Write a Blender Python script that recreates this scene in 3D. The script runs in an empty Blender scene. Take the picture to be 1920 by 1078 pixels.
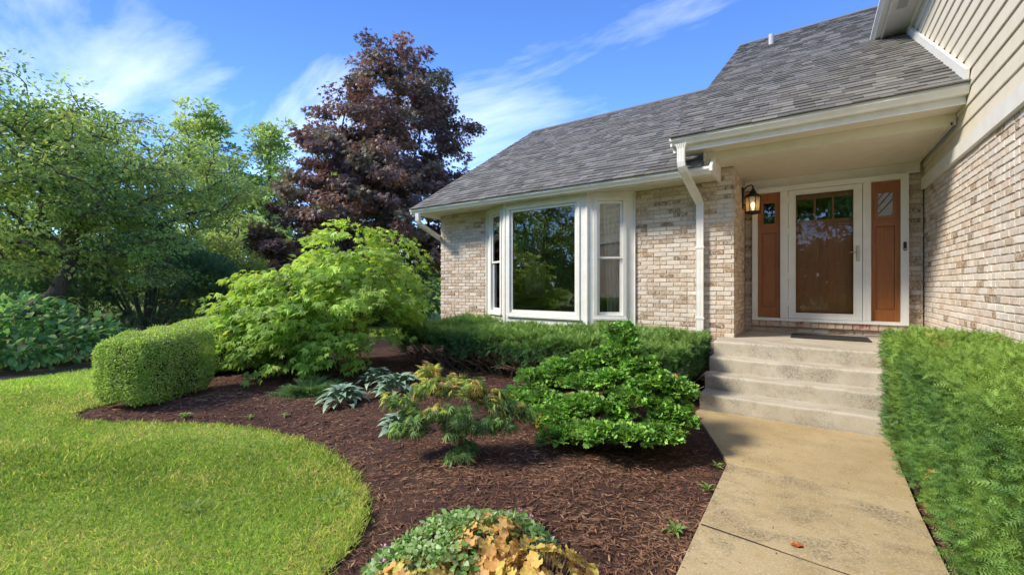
import bpy, math, random
import numpy as np
from mathutils import Vector, Matrix
from mathutils.geometry import tessellate_polygon

R = np.random.default_rng(11)
random.seed(5)
S = bpy.context.scene
COL = S.collection

# ------------------------------------------------------------------ camera, sky, sun, exposure
cam_d = bpy.data.cameras.new('camera'); cam = bpy.data.objects.new('camera', cam_d); COL.objects.link(cam)
cam.location = (0, 0, 1.45); cam.rotation_euler = (math.radians(90), 0, math.radians(34.85))
cam_d.sensor_width = 36; cam_d.lens = 15.0; cam_d.shift_y = -0.0021
cam_d.clip_start = 0.02; cam_d.clip_end = 2000
S.camera = cam

SUN_TO = Vector((-0.98, -1.0, 1.18)).normalized()          # towards the sun
EL = math.asin(SUN_TO.z); ROT = math.atan2(-SUN_TO.x, SUN_TO.y)
world = bpy.data.worlds.new('World'); S.world = world; world.use_nodes = True
wn = world.node_tree; wn.nodes.clear()
def wnode(t, **k):
    n = wn.nodes.new(t)
    for a, b in k.items(): setattr(n, a, b)
    return n
sky = wnode('ShaderNodeTexSky', sky_type='NISHITA', sun_disc=False, sun_elevation=EL, sun_rotation=ROT,
            air_density=0.85, dust_density=0.1, ozone_density=3.5, altitude=200)
hsv = wnode('ShaderNodeHueSaturation'); hsv.inputs['Saturation'].default_value = 1.08; hsv.inputs['Value'].default_value = 1.0
wn.links.new(sky.outputs[0], hsv.inputs['Color'])
tc = wnode('ShaderNodeTexCoord')
sep = wnode('ShaderNodeSeparateXYZ'); wn.links.new(tc.outputs['Generated'], sep.inputs[0])
def wmath(op, a, b=None, clamp=False):
    n = wnode('ShaderNodeMath', operation=op, use_clamp=clamp)
    for i, v in enumerate((a, b)):
        if v is None: continue
        if isinstance(v, (int, float)): n.inputs[i].default_value = v
        else: wn.links.new(v, n.inputs[i])
    return n.outputs[0]
zc = wmath('MAXIMUM', sep.outputs[2], 0.0)
den = wmath('ADD', zc, 0.16)
cx = wmath('DIVIDE', sep.outputs[0], den); cy = wmath('DIVIDE', sep.outputs[1], den)
comb = wnode('ShaderNodeCombineXYZ'); wn.links.new(cx, comb.inputs[0]); wn.links.new(cy, comb.inputs[1])
mp = wnode('ShaderNodeMapping'); mp.inputs['Rotation'].default_value = (0, 0, math.radians(62)); mp.inputs['Scale'].default_value = (0.55, 1.7, 1); mp.inputs['Location'].default_value = (1.3, 0.2, 0)
wn.links.new(comb.outputs[0], mp.inputs[0])
cn = wnode('ShaderNodeTexNoise'); cn.inputs['Scale'].default_value = 1.15; cn.inputs['Detail'].default_value = 9; cn.inputs['Roughness'].default_value = 0.56; cn.inputs['Distortion'].default_value = 0.5
wn.links.new(mp.outputs[0], cn.inputs['Vector'])
cr = wnode('ShaderNodeValToRGB'); cr.color_ramp.elements[0].position = 0.49; cr.color_ramp.elements[1].position = 0.78
wn.links.new(cn.outputs[0], cr.inputs[0])
cf = wmath('MULTIPLY', cr.outputs[0], 0.6)
mixc = wnode('ShaderNodeMix', data_type='RGBA'); mixc.inputs[7].default_value = (4.6, 4.8, 5.2, 1)
wn.links.new(cf, mixc.inputs[0]); tint = wnode('ShaderNodeMix', data_type='RGBA', blend_type='MULTIPLY'); tint.inputs[0].default_value = 1.0; tint.inputs[7].default_value = (.53, .61, .79, 1)
wn.links.new(hsv.outputs[0], tint.inputs[6]); wn.links.new(tint.outputs[2], mixc.inputs[6])
bg = wnode('ShaderNodeBackground'); bg.inputs[1].default_value = 0.15
wn.links.new(mixc.outputs[2], bg.inputs[0])
wo = wnode('ShaderNodeOutputWorld'); wn.links.new(bg.outputs[0], wo.inputs[0])

sd = bpy.data.lights.new('sun', 'SUN'); sd.energy = 2.0; sd.angle = math.radians(12.0); sd.color = (1.0, 0.91, 0.76)
sun = bpy.data.objects.new('sun', sd); COL.objects.link(sun); sun.location = (-12, -8, 14)
sun.rotation_euler = (-SUN_TO).to_track_quat('-Z', 'Y').to_euler()

S.view_settings.view_transform = 'Standard'; S.view_settings.look = 'None'; S.view_settings.gamma = 1.0
S.view_settings.use_curve_mapping = False; S.view_settings.exposure = 1.55
S.cycles.max_bounces = 10; S.cycles.diffuse_bounces = 6; S.cycles.glossy_bounces = 3
S.cycles.transmission_bounces = 4; S.cycles.transparent_max_bounces = 8
S.cycles.caustics_reflective = False; S.cycles.caustics_refractive = False

# ------------------------------------------------------------------ mesh and object helpers
def setp(o, p):
    o.parent = p
    if p.type == 'EMPTY': o.matrix_parent_inverse = Matrix.Translation(-p.location)
def link(o, parent=None, kind=None):
    COL.objects.link(o)
    if parent is not None: setp(o, parent)
    if kind: o['kind'] = kind
    return o
def mesh(name, verts, faces, mats, cols=None, smooth=False):
    me = bpy.data.meshes.new(name)
    me.from_pydata([tuple(v) for v in verts], [], faces)
    me.update()
    if cols is not None:
        a = me.attributes.new('col', 'FLOAT_COLOR', 'POINT')
        c = np.ones((len(verts), 4), np.float32); c[:, :3] = np.asarray(cols, np.float32); a.data.foreach_set('color', c.ravel())
    me.materials.append(mats)
    if smooth: me.polygons.foreach_set('use_smooth', [True] * len(me.polygons))
    return me
def mk(name, verts, faces, mat, parent=None, kind=None, cols=None, smooth=False):
    return link(bpy.data.objects.new(name, mesh(name, verts, faces, mat, cols, smooth)), parent, kind)
def npmesh(name, V, F, mat, cols=None, smooth=False):
    """V (n,3), F (m,3) triangles as numpy arrays"""
    me = bpy.data.meshes.new(name)
    V = np.ascontiguousarray(V, np.float32); F = np.ascontiguousarray(F, np.int32)
    me.vertices.add(len(V)); me.vertices.foreach_set('co', V.ravel())
    k = F.shape[1]
    me.loops.add(F.size); me.loops.foreach_set('vertex_index', F.ravel())
    me.polygons.add(len(F)); me.polygons.foreach_set('loop_start', np.arange(0, F.size, k, dtype=np.int32))
    me.polygons.foreach_set('loop_total', np.full(len(F), k, np.int32))
    if smooth: me.polygons.foreach_set('use_smooth', np.ones(len(F), bool))
    me.update(calc_edges=True)
    if cols is not None:
        a = me.attributes.new('col', 'FLOAT_COLOR', 'POINT')
        c = np.ones((len(V), 4), np.float32); c[:, :3] = cols; a.data.foreach_set('color', c.ravel())
    me.materials.append(mat)
    return me
def npobj(name, V, F, mat, parent=None, kind=None, cols=None, smooth=False):
    return link(bpy.data.objects.new(name, npmesh(name, V, F, mat, cols, smooth)), parent, kind)
def thing(name, loc, label, cat, group=None):
    o = bpy.data.objects.new(name, None); o.empty_display_size = 0.1; o.location = loc; COL.objects.link(o)
    return tag(o, label, cat, group)
def tag(o, label, cat, group=None):
    o['label'] = label; o['category'] = cat
    if group: o['group'] = group
    return o
BOXF = [(0,3,2,1),(4,5,6,7),(0,1,5,4),(1,2,6,5),(2,3,7,6),(3,0,4,7)]
def boxv(x0,x1,y0,y1,z0,z1):
    return [(x0,y0,z0),(x1,y0,z0),(x1,y1,z0),(x0,y1,z0),(x0,y0,z1),(x1,y0,z1),(x1,y1,z1),(x0,y1,z1)]
class Geo:
    def __init__(s): s.v=[]; s.f=[]
    def add(s, v, f):
        n=len(s.v); s.v+=list(v); s.f+=[tuple(i+n for i in q) for q in f]; return s
    def box(s,*a): return s.add(boxv(*a), BOXF)
    def cbox(s,x0,x1,y0,y1,z0,z1,c=0.004):
        """box with all edges chamfered"""
        V=[];idx={}
        for sx in (0,1):
            for sy in (0,1):
                for sz in (0,1):
                    p=[(x0,x1)[sx],(y0,y1)[sy],(z0,z1)[sz]]; d=[(c,-c)[sx],(c,-c)[sy],(c,-c)[sz]]
                    for ax in range(3):
                        q=[p[i]+(0 if i==ax else d[i]) for i in range(3)]; idx[(sx,sy,sz,ax)]=len(V); V.append(tuple(q))
        F=[]
        for ax in range(3):
            o=[i for i in range(3) if i!=ax]
            for sd_ in (0,1):
                loop=[]
                for a,b in ((0,0),(1,0),(1,1),(0,1)):
                    k=[0,0,0]; k[ax]=sd_; k[o[0]]=a; k[o[1]]=b; loop.append(idx[(*k,ax)])
                F.append(tuple(loop))
        for ax in range(3):
            o=[i for i in range(3) if i!=ax]
            for a in (0,1):
                for b in (0,1):
                    k0=[0,0,0];k0[o[0]]=a;k0[o[1]]=b;k1=list(k0);k1[ax]=1
                    F.append((idx[(*k0,o[0])],idx[(*k1,o[0])],idx[(*k1,o[1])],idx[(*k0,o[1])]))
        for sx in (0,1):
            for sy in (0,1):
                for sz in (0,1): F.append(tuple(idx[(sx,sy,sz,a)] for a in range(3)))
        return s.add(V,F)
    def prism(s, pts, a0, a1, axis):
        """extrude a closed 2-d outline along axis; outline in the two other axes in order"""
        n=len(pts); V=[]
        for a in (a0,a1):
            for p in pts:
                q=list(p); q.insert(axis,a); V.append(tuple(q))
        F=[tuple(range(n)),tuple(range(2*n-1,n-1,-1))]+[(i,(i+1)%n,(i+1)%n+n,i+n) for i in range(n)]
        return s.add(V,F)
    def ring(s, s0,s1,z0,z1, a0,a1,b0,b1, d0,d1):
        """rectangular frame with a hole, in x (s) and z, thick in y from d0 to d1"""
        V=[]
        for d in (d0,d1):
            V+=[(s0,d,z0),(s1,d,z0),(s1,d,z1),(s0,d,z1),(a0,d,b0),(a1,d,b0),(a1,d,b1),(a0,d,b1)]
        F=[]
        for i in range(4):
            j=(i+1)%4
            F+=[(i,j,j+4,i+4),(i+8,i+12,j+12,j+8),(i,i+8,j+8,j),(i+4,j+4,j+12,i+12)]
        return s.add(V,F)
    def tube(s, pts, rad, n=8, cap=True):
        pts=[Vector(p) for p in pts]
        if isinstance(rad,(int,float)): rad=[rad]*len(pts)
        base=len(s.v); up=Vector((0.13,0.21,1))
        for i,p in enumerate(pts):
            d=(pts[min(i+1,len(pts)-1)]-pts[max(i-1,0)]).normalized()
            a=d.cross(up)
            if a.length<1e-3: a=d.cross(Vector((1,0,0)))
            a.normalize(); b=d.cross(a)
            for k in range(n):
                t=2*math.pi*k/n; s.v.append(tuple(p+rad[i]*(math.cos(t)*a+math.sin(t)*b)))
        for i in range(len(pts)-1):
            for k in range(n):
                q=base+i*n; s.f.append((q+k,q+(k+1)%n,q+n+(k+1)%n,q+n+k))
        if cap:
            s.f.append(tuple(base+k for k in range(n))[::-1]); s.f.append(tuple(base+(len(pts)-1)*n+k for k in range(n)))
        return s
    def lathe(s, prof, c, n=12):
        """prof: list of (r,z) about a vertical axis at c"""
        base=len(s.v)
        for r,z in prof:
            for k in range(n):
                t=2*math.pi*(k+.5)/n; s.v.append((c[0]+r*math.cos(t),c[1]+r*math.sin(t),c[2]+z))
        for i in range(len(prof)-1):
            for k in range(n):
                q=base+i*n; s.f.append((q+k,q+(k+1)%n,q+n+(k+1)%n,q+n+k))
        s.f.append(tuple(base+k for k in range(n))[::-1]); s.f.append(tuple(base+(len(prof)-1)*n+k for k in range(n)))
        return s
    def xf(s, M):
        s.v=[tuple(M@Vector(v)) for v in s.v]; return s
    def mk(s, name, mat, parent=None, kind=None, smooth=False): return mk(name, s.v, s.f, mat, parent, kind, smooth=smooth)
def inst(P, D, N, SZ, tpl, wid=None):
    """copies of a template (verts, tris) at P, leaf axis D, normal N, size SZ -> V, F"""
    tv, tf = tpl; tv=np.asarray(tv,float); tf=np.asarray(tf,int)
    D=D/np.maximum(np.linalg.norm(D,axis=1,keepdims=True),1e-9)
    s=np.cross(N,D); ln=np.linalg.norm(s,axis=1,keepdims=True); s=np.where(ln<1e-5,np.array([[1.,0,0]]),s/np.maximum(ln,1e-9)); n=np.cross(D,s)
    SZ=np.broadcast_to(SZ,(len(P),)); W=SZ if wid is None else SZ*wid
    V=P[:,None,:]+SZ[:,None,None]*(tv[None,:,0:1]*D[:,None,:]+tv[None,:,2:3]*n[:,None,:])+W[:,None,None]*tv[None,:,1:2]*s[:,None,:]
    F=tf[None]+(np.arange(len(P))*len(tv))[:,None,None]
    return V.reshape(-1,3), F.reshape(-1,3)
def unit(a): return a/np.maximum(np.linalg.norm(a,axis=-1,keepdims=True),1e-9)
def rnd(n): return unit(R.normal(size=(n,3)))
_ph=R.uniform(0,6.28,(12,3)); _fr=R.normal(size=(12,3))
def snoise(P, f=1.0):
    """cheap smooth noise, about -1..1"""
    v=np.zeros(len(P))
    for i in range(12): v+=np.sin((P*f)@_fr[i]*1.6+_ph[i,0])
    return v/4.2

# ------------------------------------------------------------------ materials
def mat0(name):
    m=bpy.data.materials.new(name); m.use_nodes=True; nt=m.node_tree
    return m,nt,nt.nodes['Principled BSDF'],nt.nodes['Material Output']
def nd(nt,t,**k):
    n=nt.nodes.new(t)
    for a,b in k.items(): setattr(n,a,b)
    return n
def noise(nt,scale,detail=4,rough=.55,vec=None,dist=0):
    n=nd(nt,'ShaderNodeTexNoise'); n.inputs['Scale'].default_value=scale; n.inputs['Detail'].default_value=detail; n.inputs['Roughness'].default_value=rough; n.inputs['Distortion'].default_value=dist
    if vec is not None: nt.links.new(vec,n.inputs['Vector'])
    return n.outputs['Fac']
def posn(nt,scale=(1,1,1)):
    g=nd(nt,'ShaderNodeNewGeometry'); m=nd(nt,'ShaderNodeMapping'); m.inputs['Scale'].default_value=scale; nt.links.new(g.outputs['Position'],m.inputs[0]); return m.outputs[0]
def ramp(nt,fac,stops):
    r=nd(nt,'ShaderNodeValToRGB'); e=r.color_ramp.elements
    while len(e)<len(stops): e.new(.5)
    for i,(p,c) in enumerate(stops): e[i].position=p; e[i].color=(*c,1) if len(c)==3 else c
    nt.links.new(fac,r.inputs[0]); return r.outputs[0]
def g3(x): return (x,x,x)
def mixc_(nt,fac,a,b,mode='MIX'):
    n=nd(nt,'ShaderNodeMix',data_type='RGBA',blend_type=mode)
    for i,v in ((0,fac),(6,a),(7,b)):
        if isinstance(v,(int,float)): n.inputs[i].default_value=v
        elif isinstance(v,tuple): n.inputs[i].default_value=(*v,1)
        else: nt.links.new(v,n.inputs[i])
    return n.outputs[2]
def mth(nt,op,a,b=0.0):
    n=nd(nt,'ShaderNodeMath',operation=op)
    for i,v in ((0,a),(1,b)):
        if isinstance(v,(int,float)): n.inputs[i].default_value=v
        else: nt.links.new(v,n.inputs[i])
    return n.outputs[0]
def bump(nt,b,h,strength=.3,dist=.01):
    n=nd(nt,'ShaderNodeBump'); n.inputs['Strength'].default_value=strength; n.inputs['Distance'].default_value=dist
    nt.links.new(h,n.inputs['Height']); nt.links.new(n.outputs[0],b.inputs['Normal'])
def paint(name,col,rough=.5,dirt=.10,bstr=.08,scale=6):
    m,nt,b,o=mat0(name); p=posn(nt)
    f=noise(nt,scale,6,.6,p); f2=noise(nt,90,3,.6,p)
    c=mixc_(nt,ramp(nt,f,[(.42,g3(0)),(.75,g3(1))]),col,tuple(x*(1-dirt)*k for x,k in zip(col,(1,.98,.93))))
    nt.links.new(c,b.inputs['Base Color']); b.inputs['Roughness'].default_value=rough; bump(nt,b,f2,bstr,.003)
    return m
M={}
M['trim']=paint('trim_paint',(.75,.74,.71),.45,.10)
M['soffit']=paint('soffit_paint',(.72,.67,.55),.6,.07)
M['siding']=paint('siding_paint',(.66,.61,.50),.55,.08,.15)
M['white']=paint('white_paint',(.75,.75,.72),.4,.07)
M['gutter']=paint('gutter_paint',(.79,.785,.76),.35,.12)
M['mortar']=paint('mortar',(.56,.47,.36),.95,.25,.8,14)
# brick: colour attribute washed with pale streaks
m,nt,b,o=mat0('tumbled_brick'); M['brick']=m
at=nd(nt,'ShaderNodeAttribute',attribute_name='col'); p=posn(nt,(1,1,.55))
w=noise(nt,26,5,.66,p,1.6); w2=noise(nt,9,4,.6,posn(nt)); w3=noise(nt,110,4,.7,p)
c=mixc_(nt,mth(nt,'MULTIPLY',ramp(nt,w,[(.47,g3(0)),(.57,g3(1))]),.62),at.outputs['Color'],(.71,.65,.57))
c=mixc_(nt,mth(nt,'MULTIPLY',ramp(nt,w3,[(.34,g3(1)),(.48,g3(0))]),.6),c,(.27,.19,.12))
c=mixc_(nt,mth(nt,'MULTIPLY',ramp(nt,w2,[(.55,g3(0)),(.8,g3(1))]),.35),c,(.50,.38,.26))
nt.links.new(c,b.inputs['Base Color']); b.inputs['Roughness'].default_value=.9; bump(nt,b,w,.5,.006)
# shingles
m,nt,b,o=mat0('asphalt_shingle'); M['shingle']=m
at=nd(nt,'ShaderNodeAttribute',attribute_name='col'); p=posn(nt)
w=noise(nt,260,3,.7,p); w2=noise(nt,1.3,4,.6,p)
c=mixc_(nt,ramp(nt,w,[(.35,g3(0)),(.65,g3(1))]),mixc_(nt,1.0,at.outputs['Color'],g3(.72),'MULTIPLY'),mixc_(nt,1.0,at.outputs['Color'],g3(1.25),'MULTIPLY'))
c=mixc_(nt,mth(nt,'MULTIPLY',w2,.25),c,(.16,.155,.145))
nt.links.new(c,b.inputs['Base Color']); b.inputs['Roughness'].default_value=.95; bump(nt,b,w,.35,.003)
# stained wood
m,nt,b,o=mat0('stained_wood'); M['wood']=m
p=posn(nt,(22,22,1.1)); w=noise(nt,3.0,5,.6,p,.6); w2=noise(nt,2.0,3,.5,posn(nt))
c=ramp(nt,w,[(.25,(.19,.06,.015)),(.55,(.32,.112,.026)),(.8,(.39,.15,.038))])
c=mixc_(nt,mth(nt,'MULTIPLY',w2,.35),c,(.19,.045,.012)); nt.links.new(c,b.inputs['Base Color'])
b.inputs['Roughness'].default_value=.38; bump(nt,b,w,.12,.003)
# thin window glass
def glass(name,tint=(1,1,1),boost=1.0):
    m,nt,b,o=mat0(name); nt.nodes.remove(b)
    tr=nd(nt,'ShaderNodeBsdfTransparent'); tr.inputs[0].default_value=(*tint,1)
    gl=nd(nt,'ShaderNodeBsdfGlossy'); gl.inputs['Roughness'].default_value=.012
    fr=nd(nt,'ShaderNodeFresnel'); fr.inputs[0].default_value=1.5
    # two surfaces of the pane and a coating
    f=mth(nt,'MINIMUM',mth(nt,'MULTIPLY',fr.outputs[0],2.0*boost),1.0)
    mx=nd(nt,'ShaderNodeMixShader'); nt.links.new(f,mx.inputs[0]); nt.links.new(tr.outputs[0],mx.inputs[1]); nt.links.new(gl.outputs[0],mx.inputs[2]); nt.links.new(mx.outputs[0],o.inputs[0])
    p=posn(nt); w=noise(nt,2.2,2,.5,p); bn=nd(nt,'ShaderNodeBump'); bn.inputs['Strength'].default_value=.02; bn.inputs['Distance'].default_value=.02
    nt.links.new(w,bn.inputs['Height']); nt.links.new(bn.outputs[0],gl.inputs['Normal'])
    return m
M['glass']=glass('window_glass',(.93,.94,.92),1.25); M['storm']=glass('storm_glass',(.96,.97,.96),.32)
# concrete
def concrete(name,base,pale,ochre,dark,darkamt,grit):
    m,nt,b,o=mat0(name); p=posn(nt)
    n1=noise(nt,1.6,6,.62,p,.4); n2=noise(nt,2.6,7,.72,posn(nt,(.9,1.25,1)),.3); n3=noise(nt,75,3,.75,p); n4=noise(nt,11,6,.7,p,.8)
    v=nd(nt,'ShaderNodeTexVoronoi'); v.inputs['Scale'].default_value=48; nt.links.new(p,v.inputs['Vector'])
    c=mixc_(nt,ramp(nt,n1,[(.36,g3(0)),(.66,g3(1))]),base,pale)
    c=mixc_(nt,mth(nt,'MULTIPLY',ramp(nt,n4,[(.50,g3(0)),(.66,g3(1))]),.55),c,ochre)
    st=mth(nt,'MULTIPLY',ramp(nt,n2,[(.46,g3(0)),(.62,g3(1))]),ramp(nt,noise(nt,58,5,.85,p),[(.42,g3(0)),(.60,g3(1))]))
    c=mixc_(nt,mth(nt,'MULTIPLY',st,darkamt),c,dark)
    c=mixc_(nt,mth(nt,'MULTIPLY',ramp(nt,n3,[(.52,g3(0)),(.70,g3(1))]),grit),c,(.66,.60,.47))
    c=mixc_(nt,mth(nt,'MULTIPLY',ramp(nt,v.outputs['Distance'],[(.05,g3(1)),(.22,g3(0))]),grit*.7),c,(.20,.155,.09))
    nt.links.new(c,b.inputs['Base Color']); b.inputs['Roughness'].default_value=.88
    bump(nt,b,mth(nt,'ADD',n3,mth(nt,'MULTIPLY',n4,1.2)),.35,.004)
    return m
M['walk']=concrete('walk_concrete',(.38,.285,.145),(.47,.365,.205),(.37,.26,.10),(.075,.058,.034),1.0,.6)
M['walk2']=concrete('stained_walk_concrete',(.38,.275,.13),(.44,.335,.18),(.37,.255,.10),(.15,.10,.045),.5,.45)
M['steps']=concrete('step_concrete',(.42,.38,.305),(.50,.46,.385),(.38,.30,.17),(.17,.145,.105),.9,.4)
# ground stuffs
m,nt,b,o=mat0('turf_soil'); M['turf']=m; p=posn(nt)
c=mixc_(nt,ramp(nt,noise(nt,1.4,5,.6,p),[(.35,g3(0)),(.7,g3(1))]),(.20,.29,.04),(.27,.34,.055)); c=mixc_(nt,ramp(nt,noise(nt,34,4,.7,p),[(.4,g3(0)),(.7,g3(1))]),c,(.16,.22,.035))
nt.links.new(c,b.inputs['Base Color']); b.inputs['Roughness'].default_value=1; bump(nt,b,noise(nt,60,4,.7,p),.7,.02)
m,nt,b,o=mat0('mulch_soil'); M['mulch']=m; p=posn(nt)
c=mixc_(nt,ramp(nt,noise(nt,1.1,5,.6,p,.6),[(.45,g3(0)),(.62,g3(1))]),(.085,.032,.022),(.15,.072,.038)); c=mixc_(nt,ramp(nt,noise(nt,70,5,.75,p),[(.42,g3(0)),(.62,g3(1))]),c,(.036,.016,.012))
nt.links.new(c,b.inputs['Base Color']); b.inputs['Roughness'].default_value=.95; bump(nt,b,noise(nt,55,6,.75,p,1.0),1.0,.03)
m,nt,b,o=mat0('woodland_soil'); M['soil']=m; p=posn(nt)
c=mixc_(nt,noise(nt,3,5,.6,p),(.055,.035,.02),(.10,.075,.04)); nt.links.new(c,b.inputs['Base Color']); b.inputs['Roughness'].default_value=1; bump(nt,b,noise(nt,30,5,.7,p),.9,.05)
def attr_mat(name,rough=.6,transl=0.0,spec=.4,var=.35,nscale=14,tint=(1.12,1.1,.8),gain=1.0):
    m,nt,b,o=mat0(name); at=nd(nt,'ShaderNodeAttribute',attribute_name='col'); p=posn(nt)
    f=noise(nt,nscale,3,.6,p); k=mth(nt,'ADD',mth(nt,'MULTIPLY',f,var*2*gain),(1-var)*gain)
    c=mixc_(nt,1.0,at.outputs['Color'],k,'MULTIPLY'); nt.links.new(c,b.inputs['Base Color']); b.inputs['Roughness'].default_value=rough; b.inputs['Specular IOR Level'].default_value=spec
    if transl>0:
        t=nd(nt,'ShaderNodeBsdfTranslucent'); nt.links.new(mixc_(nt,1.0,c,tint,'MULTIPLY'),t.inputs[0]); mx=nd(nt,'ShaderNodeMixShader'); mx.inputs[0].default_value=transl
        nt.links.new(b.outputs[0],mx.inputs[1]); nt.links.new(t.outputs[0],mx.inputs[2]); nt.links.new(mx.outputs[0],o.inputs[0])
    return m
M['leaf']=attr_mat('leaf',.5,.48,.3,gain=1.45)
M['needle']=attr_mat('needle',.5,.26,.25,gain=1.5)
M['purple']=attr_mat('purple_leaf',.42,.35,.45,tint=(1.3,.9,.8),gain=1.9)
M['grass']=attr_mat('grass_blade',.6,.48,.2,.3,2.5,gain=1.6)
M['chip']=attr_mat('bark_chip',.85,0,.25,.3,60,gain=.85)
def bark(name,a,b_):
    m,nt,b,o=mat0(name); p=posn(nt,(1,1,.35)); w=noise(nt,22,6,.7,p,.5)
    nt.links.new(ramp(nt,w,[(.3,a),(.7,b_)]),b.inputs['Base Color']); b.inputs['Roughness'].default_value=.95; bump(nt,b,w,.9,.02); return m
M['bark']=bark('bark',(.045,.034,.025),(.17,.135,.10)); M['twig']=bark('twig_bark',(.15,.10,.06),(.36,.26,.17))
def plain(name,col,rough=.5,metal=0,spec=.5):
    m,nt,b,o=mat0(name); p=posn(nt); f=noise(nt,40,4,.6,p)
    nt.links.new(mixc_(nt,f,tuple(x*.8 for x in col),tuple(min(1,x*1.2) for x in col)),b.inputs['Base Color']); b.inputs['Roughness'].default_value=rough; b.inputs['Metallic'].default_value=metal; b.inputs['Specular IOR Level'].default_value=spec
    bump(nt,b,f,.08,.002); return m
M['black']=plain('black_metal',(.018,.017,.017),.5); M['rubber']=plain('black_rubber',(.022,.022,.022),.8)
M['nickel']=plain('brushed_nickel',(.52,.46,.36),.32,1.0); M['pipe']=plain('vent_pipe_grey',(.42,.43,.43),.6); M['dark']=plain('dark_gap',(.03,.027,.024),.9)
M['room']=plain('room_paint',(.58,.52,.44),.9); M['roomfloor']=plain('room_floor',(.16,.09,.045),.5)
m,nt,b,o=mat0('sheer_curtain'); M['curtain']=m; b.inputs['Base Color'].default_value=(.86,.87,.83,1); b.inputs['Roughness'].default_value=.9
t=nd(nt,'ShaderNodeBsdfTranslucent'); t.inputs[0].default_value=(.8,.82,.76,1); mx=nd(nt,'ShaderNodeMixShader'); mx.inputs[0].default_value=.45; nt.links.new(b.outputs[0],mx.inputs[1]); nt.links.new(t.outputs[0],mx.inputs[2]); nt.links.new(mx.outputs[0],o.inputs[0])
w=noise(nt,400,2,.5,posn(nt,(1,1,.05))); bump(nt,b,w,.1,.002)
m,nt,b,o=mat0('lit_bulb'); M['bulb']=m; b.inputs['Base Color'].default_value=(1,.8,.5,1); b.inputs['Emission Color'].default_value=(1,.66,.28,1); b.inputs['Emission Strength'].default_value=2.5
m,nt,b,o=mat0('seeded_lamp_glass'); M['lampglass']=m; nt.nodes.remove(b)
tr=nd(nt,'ShaderNodeBsdfTransparent'); tr.inputs[0].default_value=(1,.93,.82,1); df=nd(nt,'ShaderNodeBsdfTranslucent'); df.inputs[0].default_value=(.95,.80,.58,1); gl=nd(nt,'ShaderNodeBsdfGlossy'); gl.inputs['Roughness'].default_value=.15
mx=nd(nt,'ShaderNodeMixShader'); mx.inputs[0].default_value=.5; nt.links.new(tr.outputs[0],mx.inputs[1]); nt.links.new(df.outputs[0],mx.inputs[2]); mx2=nd(nt,'ShaderNodeMixShader'); mx2.inputs[0].default_value=.1; nt.links.new(mx.outputs[0],mx2.inputs[1]); nt.links.new(gl.outputs[0],mx2.inputs[2]); nt.links.new(mx2.outputs[0],o.inputs[0])
# spotted lungwort leaf
m,nt,b,o=mat0('silver_spotted_leaf'); M['lung']=m; tcn=nd(nt,'ShaderNodeTexCoord'); v=nd(nt,'ShaderNodeTexVoronoi'); v.inputs['Scale'].default_value=95; nt.links.new(tcn.outputs['Object'],v.inputs['Vector'])
oi=nd(nt,'ShaderNodeObjectInfo'); base=ramp(nt,oi.outputs['Random'],[(0,(.12,.21,.12)),(.6,(.17,.27,.16)),(1,(.25,.34,.22))])
c=mixc_(nt,mth(nt,'MULTIPLY',ramp(nt,v.outputs['Distance'],[(.30,g3(1)),(.52,g3(0))]),.55),base,(.50,.60,.50)); nt.links.new(c,b.inputs['Base Color']); b.inputs['Roughness'].default_value=.5; b.inputs['Specular IOR Level'].default_value=.3
def rand_leaf(name,stops,transl=.3,rough=.5):
    m,nt,b,o=mat0(name); oi=nd(nt,'ShaderNodeObjectInfo'); tcn=nd(nt,'ShaderNodeTexCoord'); f=noise(nt,28,3,.6,tcn.outputs['Object'])
    c=ramp(nt,mth(nt,'ADD',mth(nt,'MULTIPLY',oi.outputs['Random'],.72),mth(nt,'MULTIPLY',f,.3)),stops); nt.links.new(c,b.inputs['Base Color']); b.inputs['Roughness'].default_value=rough; b.inputs['Specular IOR Level'].default_value=.35
    t=nd(nt,'ShaderNodeBsdfTranslucent'); nt.links.new(c,t.inputs[0]); mx=nd(nt,'ShaderNodeMixShader'); mx.inputs[0].default_value=transl; nt.links.new(b.outputs[0],mx.inputs[1]); nt.links.new(t.outputs[0],mx.inputs[2]); nt.links.new(mx.outputs[0],o.inputs[0])
    bump(nt,b,noise(nt,60,3,.6,tcn.outputs['Object']),.3,.004); return m
M['coralA']=rand_leaf('coral_bell_leaf_orange',[(.05,(.36,.46,.11)),(.25,(.70,.48,.13)),(.55,(.72,.38,.11)),(.8,(.66,.42,.15)),(.98,(.42,.13,.06))])
M['coralB']=rand_leaf('coral_bell_leaf_yellow',[(.05,(.42,.46,.10)),(.3,(.68,.54,.13)),(.6,(.72,.48,.14)),(.9,(.66,.36,.14))])
M['broad']=rand_leaf('broad_shrub_leaf',[(.05,(.16,.28,.09)),(.5,(.23,.36,.11)),(.95,(.31,.44,.15))],.42,.5)
M['flower']=plain('pink_flower',(.62,.32,.50),.7)
M['redleaf']=plain('fallen_red_leaf',(.42,.09,.02),.6)

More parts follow.
